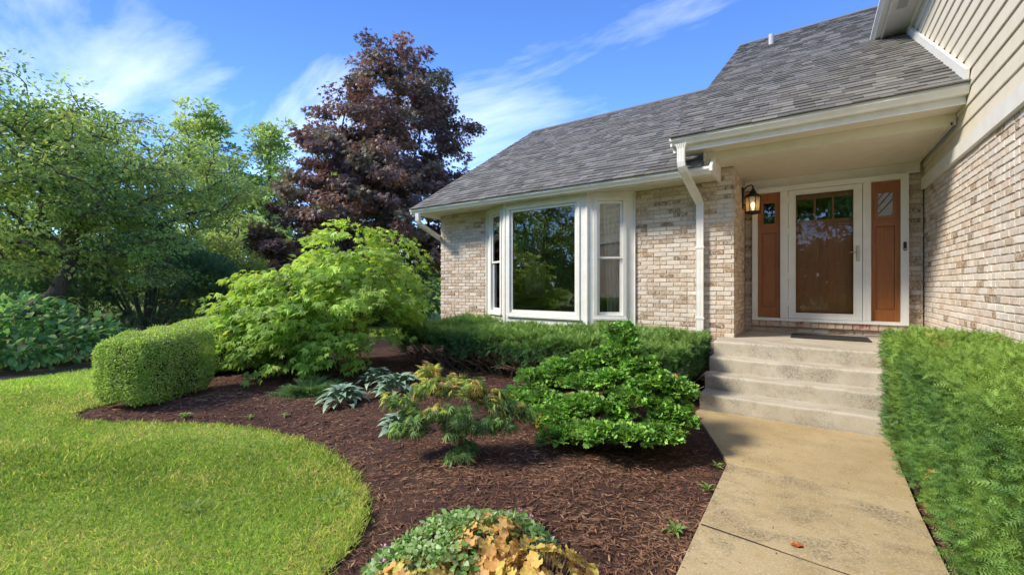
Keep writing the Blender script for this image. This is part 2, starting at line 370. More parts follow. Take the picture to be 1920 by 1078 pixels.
# ------------------------------------------------------------------ ground, lawn, bed, walk
CAMP=np.array([0,0,1.45])
def inpoly(P,poly):
    x,y=P[:,0],P[:,1]; r=np.zeros(len(P),bool); n=len(poly)
    for i in range(n):
        x0,y0=poly[i]; x1,y1=poly[(i+1)%n]
        if y0==y1: continue
        r^=((y0>y)!=(y1>y))&(x<(x1-x0)*(y-y0)/(y1-y0)+x0)
    return r
def dline(P,pl):
    d=np.full(len(P),1e9)
    for a,b in zip(pl[:-1],pl[1:]):
        a=np.array(a);b=np.array(b);ab=b-a;t=np.clip(((P-a)@ab)/(ab@ab),0,1); d=np.minimum(d,np.linalg.norm(P-(a+t[:,None]*ab),axis=1))
    return d
def smooth_line(pts,k=6):
    out=[]; n=len(pts)
    for i in range(n-1):
        p0,p1,p2,p3=[np.array(pts[min(max(j,0),n-1)]) for j in (i-1,i,i+1,i+2)]
        for s in range(k):
            t=s/k; out.append(tuple(.5*((2*p1)+(-p0+p2)*t+(2*p0-5*p1+4*p2-p3)*t*t+(-p0+3*p1-3*p2+p3)*t**3)))
    return out+[tuple(pts[-1])]
EDGE=smooth_line([(-2.5,-3),(-2.4,-1),(-2.2,0),(-2.06,.5),(-2.0,.9),(-2.03,1.19),(-2.108,1.387),(-2.245,1.578),(-2.465,1.774),(-2.79,1.93),(-3.284,2.07),(-3.927,2.13),(-4.57,2.04),(-5.073,1.85),(-5.662,1.49),(-6.309,1.13),(-6.75,1.06),(-7.02,1.35),(-7.35,2.0),(-8.0,2.8),(-9,3.7),(-10,4.8),(-10.4,6.5),(-9.5,9)])
EDGE=[(x+.012*math.sin(i*2.1)+.01*math.sin(i*5.3),y+.012*math.cos(i*1.7)) for i,(x,y) in enumerate(EDGE)]
HOLE=EDGE+[(-6.9,9.5),(-6.9,15.8),(9,15.8),(9,-3)]
LBED=smooth_line([(-9.5,-1.6),(-10.03,.87),(-10.27,1.97),(-10.9,3.1),(-12,4.3),(-14,6.2),(-22,7.5),(-25,3),(-24,-2.2)],4)
def flat(name,outer,holes,z,mat,skirt=None):
    loops=[[Vector((x,y,z)) for x,y in outer]]+[[Vector((x,y,z)) for x,y in h] for h in holes]
    V=[v for l in loops for v in l]; F=[tuple(t) for t in tessellate_polygon(loops)]
    F=[f if (V[f[1]]-V[f[0]]).cross(V[f[2]]-V[f[0]]).z>0 else f[::-1] for f in F]
    V=[tuple(v) for v in V]
    if skirt:
        n0=len(V); V+=[(x,y,z-.09) for x,y in skirt]; off=len(outer); k=len(skirt)
        F+=[(off+i,off+i+1,n0+i+1,n0+i) for i in range(k-1)]
    return mk(name,V,F,mat,kind='structure')
flat('lawn',[(-400,-300),(400,-300),(400,500),(-400,500)],[HOLE],0.0,M['turf'],EDGE)
flat('woodland_ground',LBED,[],0.008,M['soil'])
# bed: fine grid with relief
gx=np.arange(-10.5,1.35,.05); gy=np.arange(-1.2,9.6,.05); GX,GY=np.meshgrid(gx,gy); P2=np.stack([GX.ravel(),GY.ravel()],1)
P3=np.c_[P2,np.zeros(len(P2))]
de=dline(P2,EDGE); ins=inpoly(P2,HOLE); ds=np.where(ins,de,-de)
dw=np.abs(P2[:,0]+.55); 
z=-.045+.085*np.clip(ds/.7,0,1)**.8+.018*snoise(P3,3.0)+.009*snoise(P3+5,11.0)+.006*R.normal(size=len(P2))
z=np.where(P2[:,0]>-.9,np.minimum(z,-.035),z-.07*np.clip((P2[:,0]+1.5)/.6,0,1))
def bed_z(x,y):
    i=np.clip(((np.asarray(x)+10.5)/.05).astype(int),0,len(gx)-1); j=np.clip(((np.asarray(y)+1.2)/.05).astype(int),0,len(gy)-1); return z.reshape(GX.shape)[j,i]
nx=len(gx); idx=np.arange(len(P2)).reshape(GX.shape)
Q=np.stack([idx[:-1,:-1],idx[:-1,1:],idx[1:,1:],idx[1:,:-1]],-1).reshape(-1,4); Q=Q[(ds[Q].max(1)>-.03)&~((P2[Q][:,:,0].min(1)>-6.5)&(P2[Q][:,:,1].min(1)>7.0))]
npobj('mulch_bed',np.c_[P2,z],Q,M['mulch'],kind='structure',smooth=True)
# walkway slabs
walk=bpy.data.objects.new('walkway',None); walk.location=(0,3,0); COL.objects.link(walk); walk['kind']='structure'
def slab(name,poly,mat,parent,z1=0.0,z0=-.12,c=.002):
    """chamfered slab from a plan outline (counter-clockwise)"""
    n=len(poly); cen=np.mean(poly,0); ip=[]
    for i in range(n):
        a,b_,d=[np.array(poly[(i+k)%n]) for k in (-1,0,1)]
        e1=unit(b_-a);e2=unit(d-b_);n1=np.array([-e1[1],e1[0]]);n2=np.array([-e2[1],e2[0]]); bis=unit(n1+n2); ip.append(tuple(b_+bis*c/max(.4,bis@n1)))
    V=[(x,y,z0) for x,y in poly]+[(x,y,z1-c) for x,y in poly]+[(x,y,z1) for x,y in ip]
    F=[tuple(range(2*n,3*n))]+[(k*n+i,k*n+(i+1)%n,(k+1)*n+(i+1)%n,(k+1)*n+i) for k in (0,1) for i in range(n)]
    return mk(name,V,F,mat,parent)
jag=[(x,5.382+.005*math.sin(x*23)+.005*math.sin(x*57+1)-(.03 if x>-.2 else .008)*abs(math.sin(x*9)*math.sin(x*31+.5))) for x in np.linspace(.62,-1.062,90)]
sl=slab('slab',[(-1.075,5.22),(-.545,3.884),(.585,3.884)]+jag,M['walk2'],walk)
for y0,y1 in ((2.754,3.8825),(1.30,2.731),(-.2,1.282),(-1.7,-.218)): slab('slab',[(-.548,y0+.05),(.58,y0-.05),(.58,y1-.05*(y1<3.8)),(-.548,y1+.05*(y1<3.8))],M['walk'],walk)

for yj in (2.7425,1.293): mk('joint',[(-.54,yj+.07,-.004),(.57,yj-.07,-.004),(.57,yj-.03,-.004),(-.54,yj+.03,-.004)],[(0,3,2,1)],M['dark'],walk)
mk('joint',[(-1.04,5.33,-.018),(.60,5.33,-.018),(.60,5.40,-.018),(-1.04,5.40,-.018)],[(0,1,2,3)],M['dark'],walk)

# ------------------------------------------------------------------ the house
house=thing('brick_house',(-2.5,9,0),'tan brick house with grey shingle roof, white bay window and covered front door','house')
BR=[]   # bricks: centre, axes lengths etc. collected over all walls
BRICK_COLS=[(.58,.48,.40),(.56,.45,.37),(.62,.55,.48),(.51,.40,.31),(.54,.42,.33),(.46,.35,.26),(.60,.50,.42),(.57,.50,.44),(.63,.58,.52),(.40,.29,.20)]
BRICK_DARK=[(.26,.165,.09),(.30,.19,.10),(.22,.15,.10),(.34,.22,.12),(.24,.19,.15)]
BRICK_PALE=[(.63,.57,.51),(.61,.54,.475),(.66,.615,.56),(.57,.50,.43),(.55,.465,.39),(.62,.575,.53),(.58,.485,.405),(.64,.59,.53),(.48,.37,.28)]
def brick_wall(org,ud,nrm,length,z0,z1,wall,dark=.07,off=0.0,warm=0.0,pal=None):
    """running bond on a wall face: org = corner on the face plane, ud = along, nrm = outwards"""
    L,H,J=.194,.0575,.0098; org=np.array(org,float); ud=np.array(ud,float); nrm=np.array(nrm,float)
    row=0; zz=z0
    while zz+H<=z1+.004:
        s=-(L+J)*(.5 if row%2 else 0)+off-(L+J)
        while s<length:
            a=max(s,0.0); b=min(s+L,length)
            if b-a>.03:
                if random.random()<.13 and b-a>.15: cuts=[(a,a+.094),(a+.104,b)]
                else: cuts=[(a,b)]
                for a_,b_ in cuts:
                    if b_-a_<.02: continue
                    pale=random.random()
                    c=random.choice(BRICK_DARK) if random.random()<dark else random.choice(pal or BRICK_COLS)
                    k=random.uniform(.86,1.1); c=tuple(min(.75,x*k*(1+w)) for x,w in zip(c,(warm,0,-warm)))
                    BR.append(dict(o=org+ud*((a_+b_)/2)+np.array([0,0,zz+H/2]),u=ud,n=nrm,l=b_-a_,h=H,c=c,wall=wall,full=(abs(b_-a_-L)<.001)))
            s+=L+J
        zz+=H+J; row+=1
def wallbox(*a,mat='mortar'): return Geo().box(*a).mk('wall',M[mat],house)
D=.009
w_l=wallbox(-6.73+D,-5.417,6.88+D,7.08,-.1,3.0); brick_wall((-6.73,6.88,.02),(1,0,0),(0,-1,0),1.31,0,2.97,w_l,.10,.03)
w_r=wallbox(-2.325,-.885-D,6.88+D,7.08,-.1,3.16); brick_wall((-2.325,6.88,.02),(1,0,0),(0,-1,0),1.44,0,3.13,w_r,.13,.09)
w_p=wallbox(-1.08,-.885-D,7.081,8.3,-.1,3.3); brick_wall((-.885,6.975,.02),(0,1,0),(1,0,0),1.15,.63,3.13,w_p,.05,.05,.12)
w_d1=wallbox(-.884,-.765,8.13+D,8.3,.4,3.3); brick_wall((-.882,8.13,.02),(1,0,0),(0,-1,0),.112,.63,3.13,w_d1,.25)
w_d2=wallbox(1.137,1.30,8.13+D,8.3,.4,3.3); brick_wall((1.143,8.13,.02),(1,0,0),(0,-1,0),.162,.63,3.13,w_d2,.2,.04)
w_d3=wallbox(-.764,1.136,8.13+D,8.3,.4,.884); brick_wall((-.766,8.13,.02),(1,0,0),(0,-1,0),1.90,.692,.77,w_d3,.05)
w_b=wallbox(1.31+D,1.5,-1.0,8.6,-.1,2.86); brick_wall((1.31,8.118,.02),(0,-1,0),(-1,0,0),9.0,0,2.76,w_b,.065,.11,0,BRICK_PALE)
w_s=wallbox(-6.73+D,-6.53,7.081,9.79,-.1,3.3); wallbox(-6.73+D,-6.53,11.01,15.5,-.1,3.3); wallbox(-6.73+D,-6.53,9.791,11.009,-.1,1.28); wallbox(-6.73+D,-6.53,9.791,11.009,2.9,3.3)
brick_wall((-6.73,9.79,.02),(0,-1,0),(-1,0,0),2.80,0,2.97,w_s,.1)
# gable end on the side of the lower wing
mk('wall',[(-6.70,6.9,3.301),(-6.70,15.4,3.301),(-6.70,11.14,6.0),(-6.55,6.9,3.301),(-6.55,15.4,3.301),(-6.55,11.14,6.0)],[(0,2,1),(3,4,5),(0,1,4,3),(1,2,5,4),(2,0,3,5)],M['siding'],house)
# brick meshes: a chamfered tumbled block, face towards +z of its own frame
def brick_geo(l,h,d=.088,j=.0025,c=.005):
    a,b_=l/2,h/2; r=lambda: random.uniform(-j,j)
    top=[(-a+c+r(),-b_+c+r(),r()),(a-c+r(),-b_+c+r(),r()),(a-c+r(),b_-c+r(),r()),(-a+c+r(),b_-c+r(),r())]
    mid=[(-a,-b_,-c-.002+r()),(a,-b_,-c-.002+r()),(a,b_,-c-.002+r()),(-a,b_,-c-.002+r())]
    mid=[(x+r()*.7,y+r()*.7,z_) for x,y,z_ in mid]; bot=[(-a,-b_,-d),(a,-b_,-d),(a,b_,-d),(-a,b_,-d)]
    F=[(8,9,10,11)]+[(k+i,k+(i+1)%4,k+4+(i+1)%4,k+4+i) for k in (0,4) for i in range(4)]
    return bot+mid+top,F
def brick_world(b_,v):
    n=b_['n'];u=b_['u'];up=np.array([0,0,1.]); r=np.cross(up,n)
    return [tuple(b_['o']+r*x+up*y+n*z_) for x,y,z_ in v]
def vis_area(o,n,a,tmax=40):
    d=CAMP-o; t=np.linalg.norm(d); fw=np.array([-.5714,.8207,0]); rt=np.array([.8207,.5714,0]); q=o-CAMP
    dep=q@fw
    if dep<.3 or abs(q@rt/dep)>1.19 or abs(q[2]/dep)>.66: return 0
    return a*max(0,d@n/t)/dep**2
for b_ in BR:
    b_['a']=vis_area(b_['o'],b_['n'],b_['l']*b_['h']) if b_['full'] else 0
    if b_['wall'] is w_b and b_['o'][2]<1.12: b_['a']=0      # behind the hedge
    if b_['wall'] in (w_l,w_r) and b_['o'][2]<.85: b_['a']=0
    if b_['wall'] is w_s: b_['a']=0
BR.sort(key=lambda q:-q['a'])
NB=296; variants={}
def brick_variant(c):
    key=tuple(round(x,1) for x in c)
    lst=variants.setdefault(key,[])
    if len(lst)<4:
        v,f=brick_geo(.194,.0575); lst.append(mesh('brick',v,f,M['brick'],[c]*len(v))); return lst[-1]
    return random.choice(lst)
for b_ in BR[:NB]:
    o=bpy.data.objects.new('brick',brick_variant(b_['c'])); n=Vector(b_['n']); up=Vector((0,0,1)); r=up.cross(n)
    o.matrix_world=Matrix.Translation(Vector(b_['o']))@Matrix((r,up,n)).transposed().to_4x4()@Matrix.Rotation(random.uniform(-.012,.012),4,'Z')@Matrix.Translation((0,0,random.uniform(-.002,.003)))
    link(o,b_['wall'])
V=[];F=[];C=[]
for b_ in BR[NB:]:
    v,f=brick_geo(b_['l'],b_['h']); n0=len(V); V+=brick_world(b_,v); F+=[tuple(i+n0 for i in q) for q in f]; C+=[b_['c']]*len(v)
mk('brickwork',V,F,M['brick'],house,'stuff',C)
# rowlock sill under the door
sillp=Geo().box(-.768,1.14,8.075,8.129,.80,.872).mk('door_sill',M['mortar'],house); x=-.772; i=0
while x<1.135:
    wd=random.choice((.092,.092,.19)) if i%5==2 else .092
    wd=min(wd,1.142-x); c=random.choice([(.52,.36,.24),(.56,.42,.30),(.50,.33,.20),(.55,.44,.34)])
    if random.random()<.12: c=(.36,.13,.08)
    v,f=brick_geo(wd,.088,.06); o=mk('brick',[(p[0],p[1],p[2]) for p in v],f,M['brick'],None,cols=[c]*len(v))
    o.matrix_world=Matrix.Translation((x+wd/2,8.062,.838))@Matrix(((1,0,0),(0,0,-1),(0,1,0))).to_4x4(); setp(o,sillp); x+=wd+.0085; i+=1

# roofs and shingles
SH=[]
def shingle_roof(name,x0,x1,y0,zz0,pitch,yr,xcut=None):
    c=1/math.hypot(1,pitch); up=np.array([0,c,pitch*c]); nr=np.array([0,-pitch*c,c]); ln=(yr-y0)/c
    q=[(x0,y0+.012,zz0+.002),(x1,y0+.012,zz0+.002),(x1,yr,zz0+pitch*(yr-y0)),(x0,yr,zz0+pitch*(yr-y0))]
    back=[(x1,2*yr-y0,zz0),(x0,2*yr-y0,zz0)]
    V=q+back; th=.012
    V+=[(x,y,z_-th) for x,y,z_ in V]
    F=[(0,1,2,3),(3,2,4,5),(6,9,8,7),(9,11,10,8),(0,6,7,1),(1,7,8,2),(2,8,10,4),(3,9,6,0),(5,11,9,3),(4,10,11,5)]
    ro=mk(name,V,F,M['shingle'],house,cols=[(.13,.13,.13)]*len(V))
    EX=.146; rows=int(ln/EX)
    for r in range(rows):
        s=r*EX-.03; x=x0-.012-random.uniform(0,.12)
        while x<x1+.004:
            wd=random.choice((.09,.12,.15,.15,.19,.23,.28)); a=max(x,x0-.012); b_=min(x+wd,x1+.004)
            y=y0+c*s
            if b_-a>.015 and not (xcut and (a+b_)/2>xcut[0] and y>xcut[1]):
                k=random.choice((.085,.105,.12,.13,.14,.16,.185)); tint=random.choice(((1.04,.99,.92),(1.02,1,.95),(1,.99,.96),(1.05,.98,.88)))
                h=.009+random.choice((0,.008))+random.uniform(0,.0015)
                SH.append(dict(roof=ro,org=np.array([0,y0,zz0]),up=up,n=nr,a=a,b=b_,s=s,e=s+EX+.012,h=h,c=tuple(k*t for t in tint),ctr=np.array([(a+b_)/2,y0,zz0])+up*(s+EX/2)))
            x+=wd
    # ridge cap
    g=Geo(); zr=zz0+pitch*(yr-y0); x=x0-.02
    g.prism([(yr-.13,zr-.13*pitch+.012),(yr-.13,zr-.13*pitch+.024),(yr,zr+.03),(yr+.13,zr-.13*pitch+.024),(yr+.13,zr-.13*pitch+.012),(yr,zr+.016)],x0-.015,x1,0)
    mk('ridge_cap',g.v,g.f,M['shingle'],ro,cols=[(.14,.14,.14)]*len(g.v))
    return ro
roof_lo=shingle_roof('roof',-6.96,-1.19,6.215,3.068,.63,11.14)
roof_hi=shingle_roof('roof',-1.55,3.2,6.005,3.458,.633,13.31,(1.3,9.45))
for s_ in SH: s_['ar']=vis_area(s_['ctr'],s_['n'],(s_['b']-s_['a'])*.146) if not(s_['roof'] is roof_hi and s_['a']>1.2) else 0
SH.sort(key=lambda q:-q['ar'])
def shingle_geo(s_,rel=None):
    x=np.array([1.,0,0]); o=s_['org']
    def P(xx,ss,hh): return o+x*xx+s_['up']*ss+s_['n']*hh
    j=random.uniform(-.003,.003)
    v=[P(s_['a']+.0015,s_['s']+j,.001),P(s_['b']-.0015,s_['s']+j,.001),P(s_['b']-.0015,s_['s']+j,s_['h']),P(s_['a']+.0015,s_['s']+j,s_['h']),P(s_['b']-.0015,s_['e'],.002),P(s_['a']+.0015,s_['e'],.002)]
    return v,[(0,1,2,3),(3,2,4,5),(0,3,5),(1,4,2)]
for s_ in SH[:296]:
    v,f=shingle_geo(s_); c=s_['ctr']; o=mk('shingle',[p-c for p in v],f,M['shingle'],None,cols=[s_['c']]*6); o.location=c; setp(o,s_['roof'])
V=[];F=[];C=[]
for s_ in SH[296:]:
    v,f=shingle_geo(s_); n0=len(V); V+=v; F+=[tuple(i+n0 for i in q) for q in f]; C+=[s_['c']]*6
mk('shingle_field',V,F,M['shingle'],house,'stuff',C)
Geo().lathe([(.055,-.15),(.055,.24),(.05,.245),(.045,.2)],(-.75,12.0,7.24),12).mk('vent_pipe',M['pipe'],roof_hi)
# trims of the lower eave
GP=[(0,0),(0,-.092),(-.07,-.092),(-.082,-.075),(-.1,-.055),(-.118,-.035),(-.118,0),(-.104,0),(-.104,-.014),(-.095,-.03),(-.01,-.08),(-.008,0)]
def gutter(x0,x1,yb,zt):
    g=Geo().prism([(yb+a,zt+b_) for a,b_ in GP],x0,x1,0); o=g.mk('gutter',M['gutter'],house)
    for x in (x0-.003,x1-.003): Geo().prism([(yb+a*1.02,zt+b_*1.02) for a,b_ in GP[:7]],x,x+.006,0).mk('end_cap',M['gutter'],o)
    return o
Geo().box(-6.975,-1.19,6.222,6.336,3.0565,3.0665).mk('drip_edge',M['dark'],house)
Geo().box(-1.55,1.294,6.012,6.126,3.4465,3.4565).mk('drip_edge',M['dark'],house)
gut1=gutter(-6.985,-1.10,6.335,3.055)
Geo().box(-6.97,-1.10,6.337,6.362,2.95,3.075).mk('fascia',M['trim'],house)
Geo().box(-6.97,-1.10,6.363,7.02,2.985,3.0).mk('soffit',M['soffit'],house)
Geo().box(-6.97,-6.945,6.363,15.2,2.955,2.984).mk('fascia',M['trim'],house)
Geo().box(-6.97,-6.70,7.021,15.2,2.986,3.001).mk('soffit',M['soffit'],house)
Geo().prism([(6.20,3.055),(6.20,2.985),(6.336,2.955),(6.875,2.955),(6.875,3.19),(6.36,3.19)],-1.098,-1.06,0).mk('eave_return',M['trim'],house)
mk('rake_board',[(-6.972,6.23,2.96),(-6.972,11.14,6.05),(-6.972,11.14,6.17),(-6.972,6.23,3.07),(-6.95,6.23,2.96),(-6.95,11.14,6.05),(-6.95,11.14,6.17),(-6.95,6.23,3.07)],BOXF,M['trim'],house)
# porch eave
gut2=gutter(-1.565,1.296,6.125,3.445)
Geo().box(-1.545,1.296,6.127,6.152,3.275,3.42).mk('fascia',M['trim'],house)
Geo().box(-1.545,1.296,6.153,6.49,3.295,3.312).mk('soffit',M['soffit'],house)
Geo().box(-1.06,1.25,6.491,8.11,3.17,3.19).mk('porch_ceiling',M['soffit'],house)
Geo().box(-1.184,-1.061,6.40,6.878,3.02,3.293).mk('beam_end',M['soffit'],house)
Geo().box(-1.058,1.294,6.47,6.489,3.168,3.294).mk('porch_beam',M['soffit'],house)
Geo().box(1.251,1.268,6.47,8.11,3.16,3.2).mk('ceiling_trim',M['soffit'],house)
Geo().box(-.884,1.268,8.10,8.125,3.022,3.168).mk('frieze_board',M['trim'],house)
mk('rake_board',[(-1.56,6.03,3.34),(-1.56,13.3,7.93),(-1.56,13.3,8.05),(-1.56,6.03,3.46),(-1.535,6.03,3.34),(-1.535,13.3,7.93),(-1.535,13.3,8.05),(-1.535,6.03,3.46)],BOXF,M['trim'],house)
mk('wall',[(-1.2,6.36,3.08),(-1.2,11.14,6.1),(-1.2,13.3,6.1),(-1.2,13.3,7.9),(-1.2,6.36,3.5),(-1.18,6.36,3.08),(-1.18,11.14,6.1),(-1.18,13.3,6.1),(-1.18,13.3,7.9),(-1.18,6.36,3.5)],[(0,4,3,2,1),(5,6,7,8,9),(0,5,9,4),(4,9,8,3)],M['siding'],house)
# downspouts
def downspout(path,w=.098,d=.072,axis=(1,0,0)):
    """rectangular ribbed pipe along a path; axis = direction of its wide side"""
    g=Geo(); pts=[Vector(p) for p in path]; ax=Vector(axis).normalized()
    prof=[]
    nn=5
    for k in range(nn*2+1): prof.append((-w/2+w*k/(nn*2),-d/2+(.005 if k%2 else 0)))
    prof+=[(w/2,d/2),(-w/2,d/2)]; n=len(prof)
    for i,p in enumerate(pts):
        d0=(pts[min(i+1,len(pts)-1)]-pts[max(i-1,0)]).normalized(); b_=d0.cross(ax).normalized()
        if b_.y<0 and abs(b_.y)>.2: pass
        a=ax-ax.dot(d0)*d0; a.normalize()
        for x,y in prof: g.v.append(tuple(p+a*x-b_*y*(1 if b_.dot(Vector((0,-1,0)))<0 or True else -1)))
    for i in range(len(pts)-1):
        for k in range(n): q=i*n; g.f.append((q+k,q+(k+1)%n,q+n+(k+1)%n,q+n+k))
    return g
g=downspout([(-1.425,6.065,3.36),(-1.425,6.065,3.30),(-1.425,6.065,3.12),(-1.42,6.075,3.07),(-1.41,6.11,3.02),(-1.345,6.79,2.70),(-1.335,6.825,2.66),(-1.335,6.832,2.60),(-1.335,6.832,.12)])
for i in range(13): # funnel outlet
    v=Vector(g.v[i]); c=Vector((-1.425,6.065,3.36)); g.v[i]=tuple(c+(v-c)*1.5)
dsp=g.mk('downspout',M['gutter'],house)
for z_ in (2.0,.95): Geo().box(-1.395,-1.275,6.79,6.879,z_,z_+.03).mk('strap',M['gutter'],dsp)
g=downspout([(-6.79,6.27,2.97),(-6.79,6.27,2.90),(-6.79,6.275,2.82),(-6.79,6.30,2.77),(-6.79,6.36,2.73),(-6.79,7.0,2.47),(-6.79,7.05,2.43),(-6.79,7.06,2.36),(-6.79,7.06,.1)])
g.mk('downspout',M['gutter'],house)
# two-storey wing: siding, band, eave
Geo().box(1.324,1.5,-1.0,9.6,2.861,5.55).mk('wall',M['siding'],house)
wing=bpy.data.objects[house.children[-1].name]
bandv=Geo().cbox(1.272,1.323,-1.0,8.10,2.775,2.925,.004).mk('belt_board',M['trim'],house)
zz=2.926
while zz<5.46:
    e=min(zz+.163,5.49)
    Geo().prism([(1.3235,zz),(1.297,zz),(1.296,zz+.004),(1.312,e-.001),(1.3235,e-.001)],-1.0,9.5,1).v
    g=Geo(); pr=[(1.3235,zz),(1.297,zz),(1.2955,zz+.004),(1.311,e-.001),(1.3235,e-.001)]
    g.v=[(x,-1.0,z_) for x,z_ in pr]+[(x,9.5,z_) for x,z_ in pr]; n=5
    g.f=[tuple(range(n)),tuple(range(2*n-1,n-1,-1))]+[(i,(i+1)%n,(i+1)%n+n,i+n) for i in range(n)]
    g.mk('siding_board',M['siding'],wing); zz+=.163
g=Geo(); c=1/math.hypot(1,.633)
p0=(6.03,3.475);p1=(9.45,3.475+.633*3.42)
mk('flashing_board',[(1.262,p0[0],p0[1]),(1.262,p1[0],p1[1]),(1.262,p1[0]-.06,p1[1]+.10),(1.262,p0[0]-.03,p0[1]+.10),(1.2945,p0[0],p0[1]),(1.2945,p1[0],p1[1]),(1.2945,p1[0]-.06,p1[1]+.10),(1.2945,p0[0]-.03,p0[1]+.10)],BOXF,M['white'],house)
Geo().box(1.27,1.295,-1.0,9.5,5.40,5.488).mk('frieze_board',M['trim'],house)
Geo().box(.985,1.5,-1.0,9.6,5.49,5.51).mk('soffit',M['trim'],house)
Geo().box(1.05,1.16,7.85,8.35,5.484,5.4895).mk('soffit_vent',M['pipe'],house)
Geo().box(.96,.984,-1.0,9.6,5.46,5.62).mk('fascia',M['trim'],house)
g=Geo(); pr=[(.958+a,5.60+b_) for a,b_ in GP]; n=len(pr); g.v=[(x,-1.0,z_) for x,z_ in pr]+[(x,9.62,z_) for x,z_ in pr]; g.f=[tuple(range(n)),tuple(range(2*n-1,n-1,-1))]+[(i,(i+1)%n,(i+1)%n+n,i+n) for i in range(n)]
g.mk('gutter',M['white'],house)
mk('roof',[(.87,-1.2,5.63),(.87,9.7,5.63),(5.2,9.7,8.3),(5.2,-1.2,8.3),(9.5,-1.2,5.63),(9.5,9.7,5.63)],[(0,3,2,1),(3,4,5,2),(0,1,5,4),(0,4,3),(1,2,5)],M['shingle'],house,cols=[(.15,.15,.15)]*6)

# ------------------------------------------------------------------ bay window
ZB,ZT=.62,2.984
bay=Geo()
PA,PB,PC,PD=(-5.417,6.879),(-4.69,6.49),(-3.016,6.49),(-2.325,6.879)
def facet(p0,p1):
    p0=Vector((*p0,0));p1=Vector((*p1,0));u=(p1-p0).normalized();n=Vector((u.y,-u.x,0)) # outward (towards -y)
    L=(p1-p0).length
    # local: x along, y inwards (negative = outwards), z up
    Mx=Matrix(((u.x,-n.x,0,p0.x),(u.y,-n.y,0,p0.y),(0,0,1,0),(0,0,0,1)))
    return L,Mx
baywin=Geo().box(PA[0]+.03,PD[0]-.03,6.90,6.98,-.1,.60).mk('bay_window',M['trim'],house)
mk('apron',[(*PA,.2),(*PB,.2),(*PC,.2),(*PD,.2),(*PA,.619),(*PB,.619),(*PC,.619),(*PD,.619)],[(0,1,5,4),(1,2,6,5),(2,3,7,6),(4,5,6,7),(3,2,1,0),(0,4,7,3)],M['trim'],baywin)
def windowframe(p0,p1,a0,a1,b0,b1,double,label=None):
    L,Mx=facet(p0,p1)
    Geo().ring(.004,L-.004,ZB,ZT,a0-.045,a1+.045,b0-.05,b1+.045,0,.07).xf(Mx).mk('surround',M['trim'],baywin)
    Geo().ring(a0-.10,a1+.10,b0-.115,b1+.10,a0-.047,a1+.047,b0-.052,b1+.047,-.022,-.0005).xf(Mx).mk('casing',M['white'],baywin)
    Geo().box(a0-.115,a1+.115,-.045,-.023,b0-.13,b0-.10).xf(Mx).mk('sill',M['white'],baywin)
    if not double:
        Geo().ring(a0-.044,a1+.044,b0-.049,b1+.044,a0,a1,b0,b1,.012,.05).xf(Mx).mk('sash',M['white'],baywin)
        Geo().box(a0-.004,a1+.004,.033,.038,b0-.004,b1+.004).xf(Mx).mk('pane',M['glass'],baywin)
    else:
        mid=(b0+b1)/2
        Geo().ring(a0-.044,a1+.044,mid-.012,b1+.044,a0,a1,mid+.022,b1,.008,.032).xf(Mx).mk('sash',M['white'],baywin)
        Geo().box(a0-.004,a1+.004,.018,.023,mid+.018,b1+.004).xf(Mx).mk('pane',M['glass'],baywin)
        Geo().ring(a0-.044,a1+.044,b0-.049,mid+.02,a0,a1,b0,mid-.014,.034,.060).xf(Mx).mk('sash',M['white'],baywin)
        Geo().box(a0-.004,a1+.004,.045,.050,b0-.004,mid-.010).xf(Mx).mk('pane',M['glass'],baywin)
windowframe(PB,PC,.171,1.45,1.0,2.80,False)
windowframe(PC,PD,.215,.54,1.01,2.79,True)
Ll,_=facet(PA,PB); windowframe(PA,PB,Ll-.54,Ll-.215,1.01,2.79,True)
for p,a in ((PB,-1),(PC,1)): # corner posts covering the mitre
    Geo().cbox(p[0]-.022,p[0]+.022,p[1]-.012,p[1]+.06,ZB+.002,ZT-.002,.006).mk('corner_post',M['trim'],baywin)
for p,sx in ((PA,1),(PD,-1)): Geo().box(min(p[0],p[0]+sx*.012)-.001,max(p[0],p[0]+sx*.012)+.001,6.845,6.878,ZB-.3,ZT-.001).mk('corner_bead',M['trim'],baywin)
# room behind, its side window and curtains
Geo().box(-6.52,-1.1,7.1,12,.55,.6).mk('room_floor',M['roomfloor'],house)
Geo().box(-6.52,-1.1,12.0,12.1,.55,3.3).mk('room_wall',M['room'],house); Geo().box(-1.2,-1.1,7.1,12,.6,3.3).mk('room_wall',M['room'],house)
Geo().box(-6.52,-1.1,7.1,12,2.99,3.04).mk('room_ceiling',M['room'],house)
mk('bay_seat',[(PA[0]+.05,6.9,.62),(PB[0]+.03,6.56,.62),(PC[0]-.03,6.56,.62),(PD[0]-.05,6.9,.62),(PD[0]-.05,7.1,.62),(PA[0]+.05,7.1,.62)],[(0,1,2,3,4,5)],M['roomfloor'],house)
sw=Geo().box(-6.71,-6.65,9.79,9.85,1.28,2.9).box(-6.71,-6.65,10.95,11.01,1.28,2.9).mk('window_frame',M['white'],house); Geo().box(-6.69,-6.685,9.84,10.96,1.28,2.9).mk('pane',M['glass'],sw)
def curtain(p0,p1,z0,z1,amp,nf,gather,label):
    p0=np.array(p0);p1=np.array(p1);u=p1-p0;nn=np.array([-u[1],u[0]])/np.linalg.norm(u); nu=nf*8; nz=10; V=[];F=[]
    for j in range(nz+1):
        f=j/nz; z_=z0+(z1-z0)*f
        for i in range(nu+1):
            t=i/nu; tt=gather(t,f); q=p0+u*tt+nn*amp*math.sin(t*nf*2*math.pi+.4*math.sin(f*3)); V.append((q[0],q[1],z_))
    for j in range(nz):
        for i in range(nu): a=j*(nu+1)+i; F.append((a,a+1,a+nu+2,a+nu+1))
    return tag(mk('curtain',V,F,M['curtain'],smooth=True),label,'curtain','curtains inside the house')
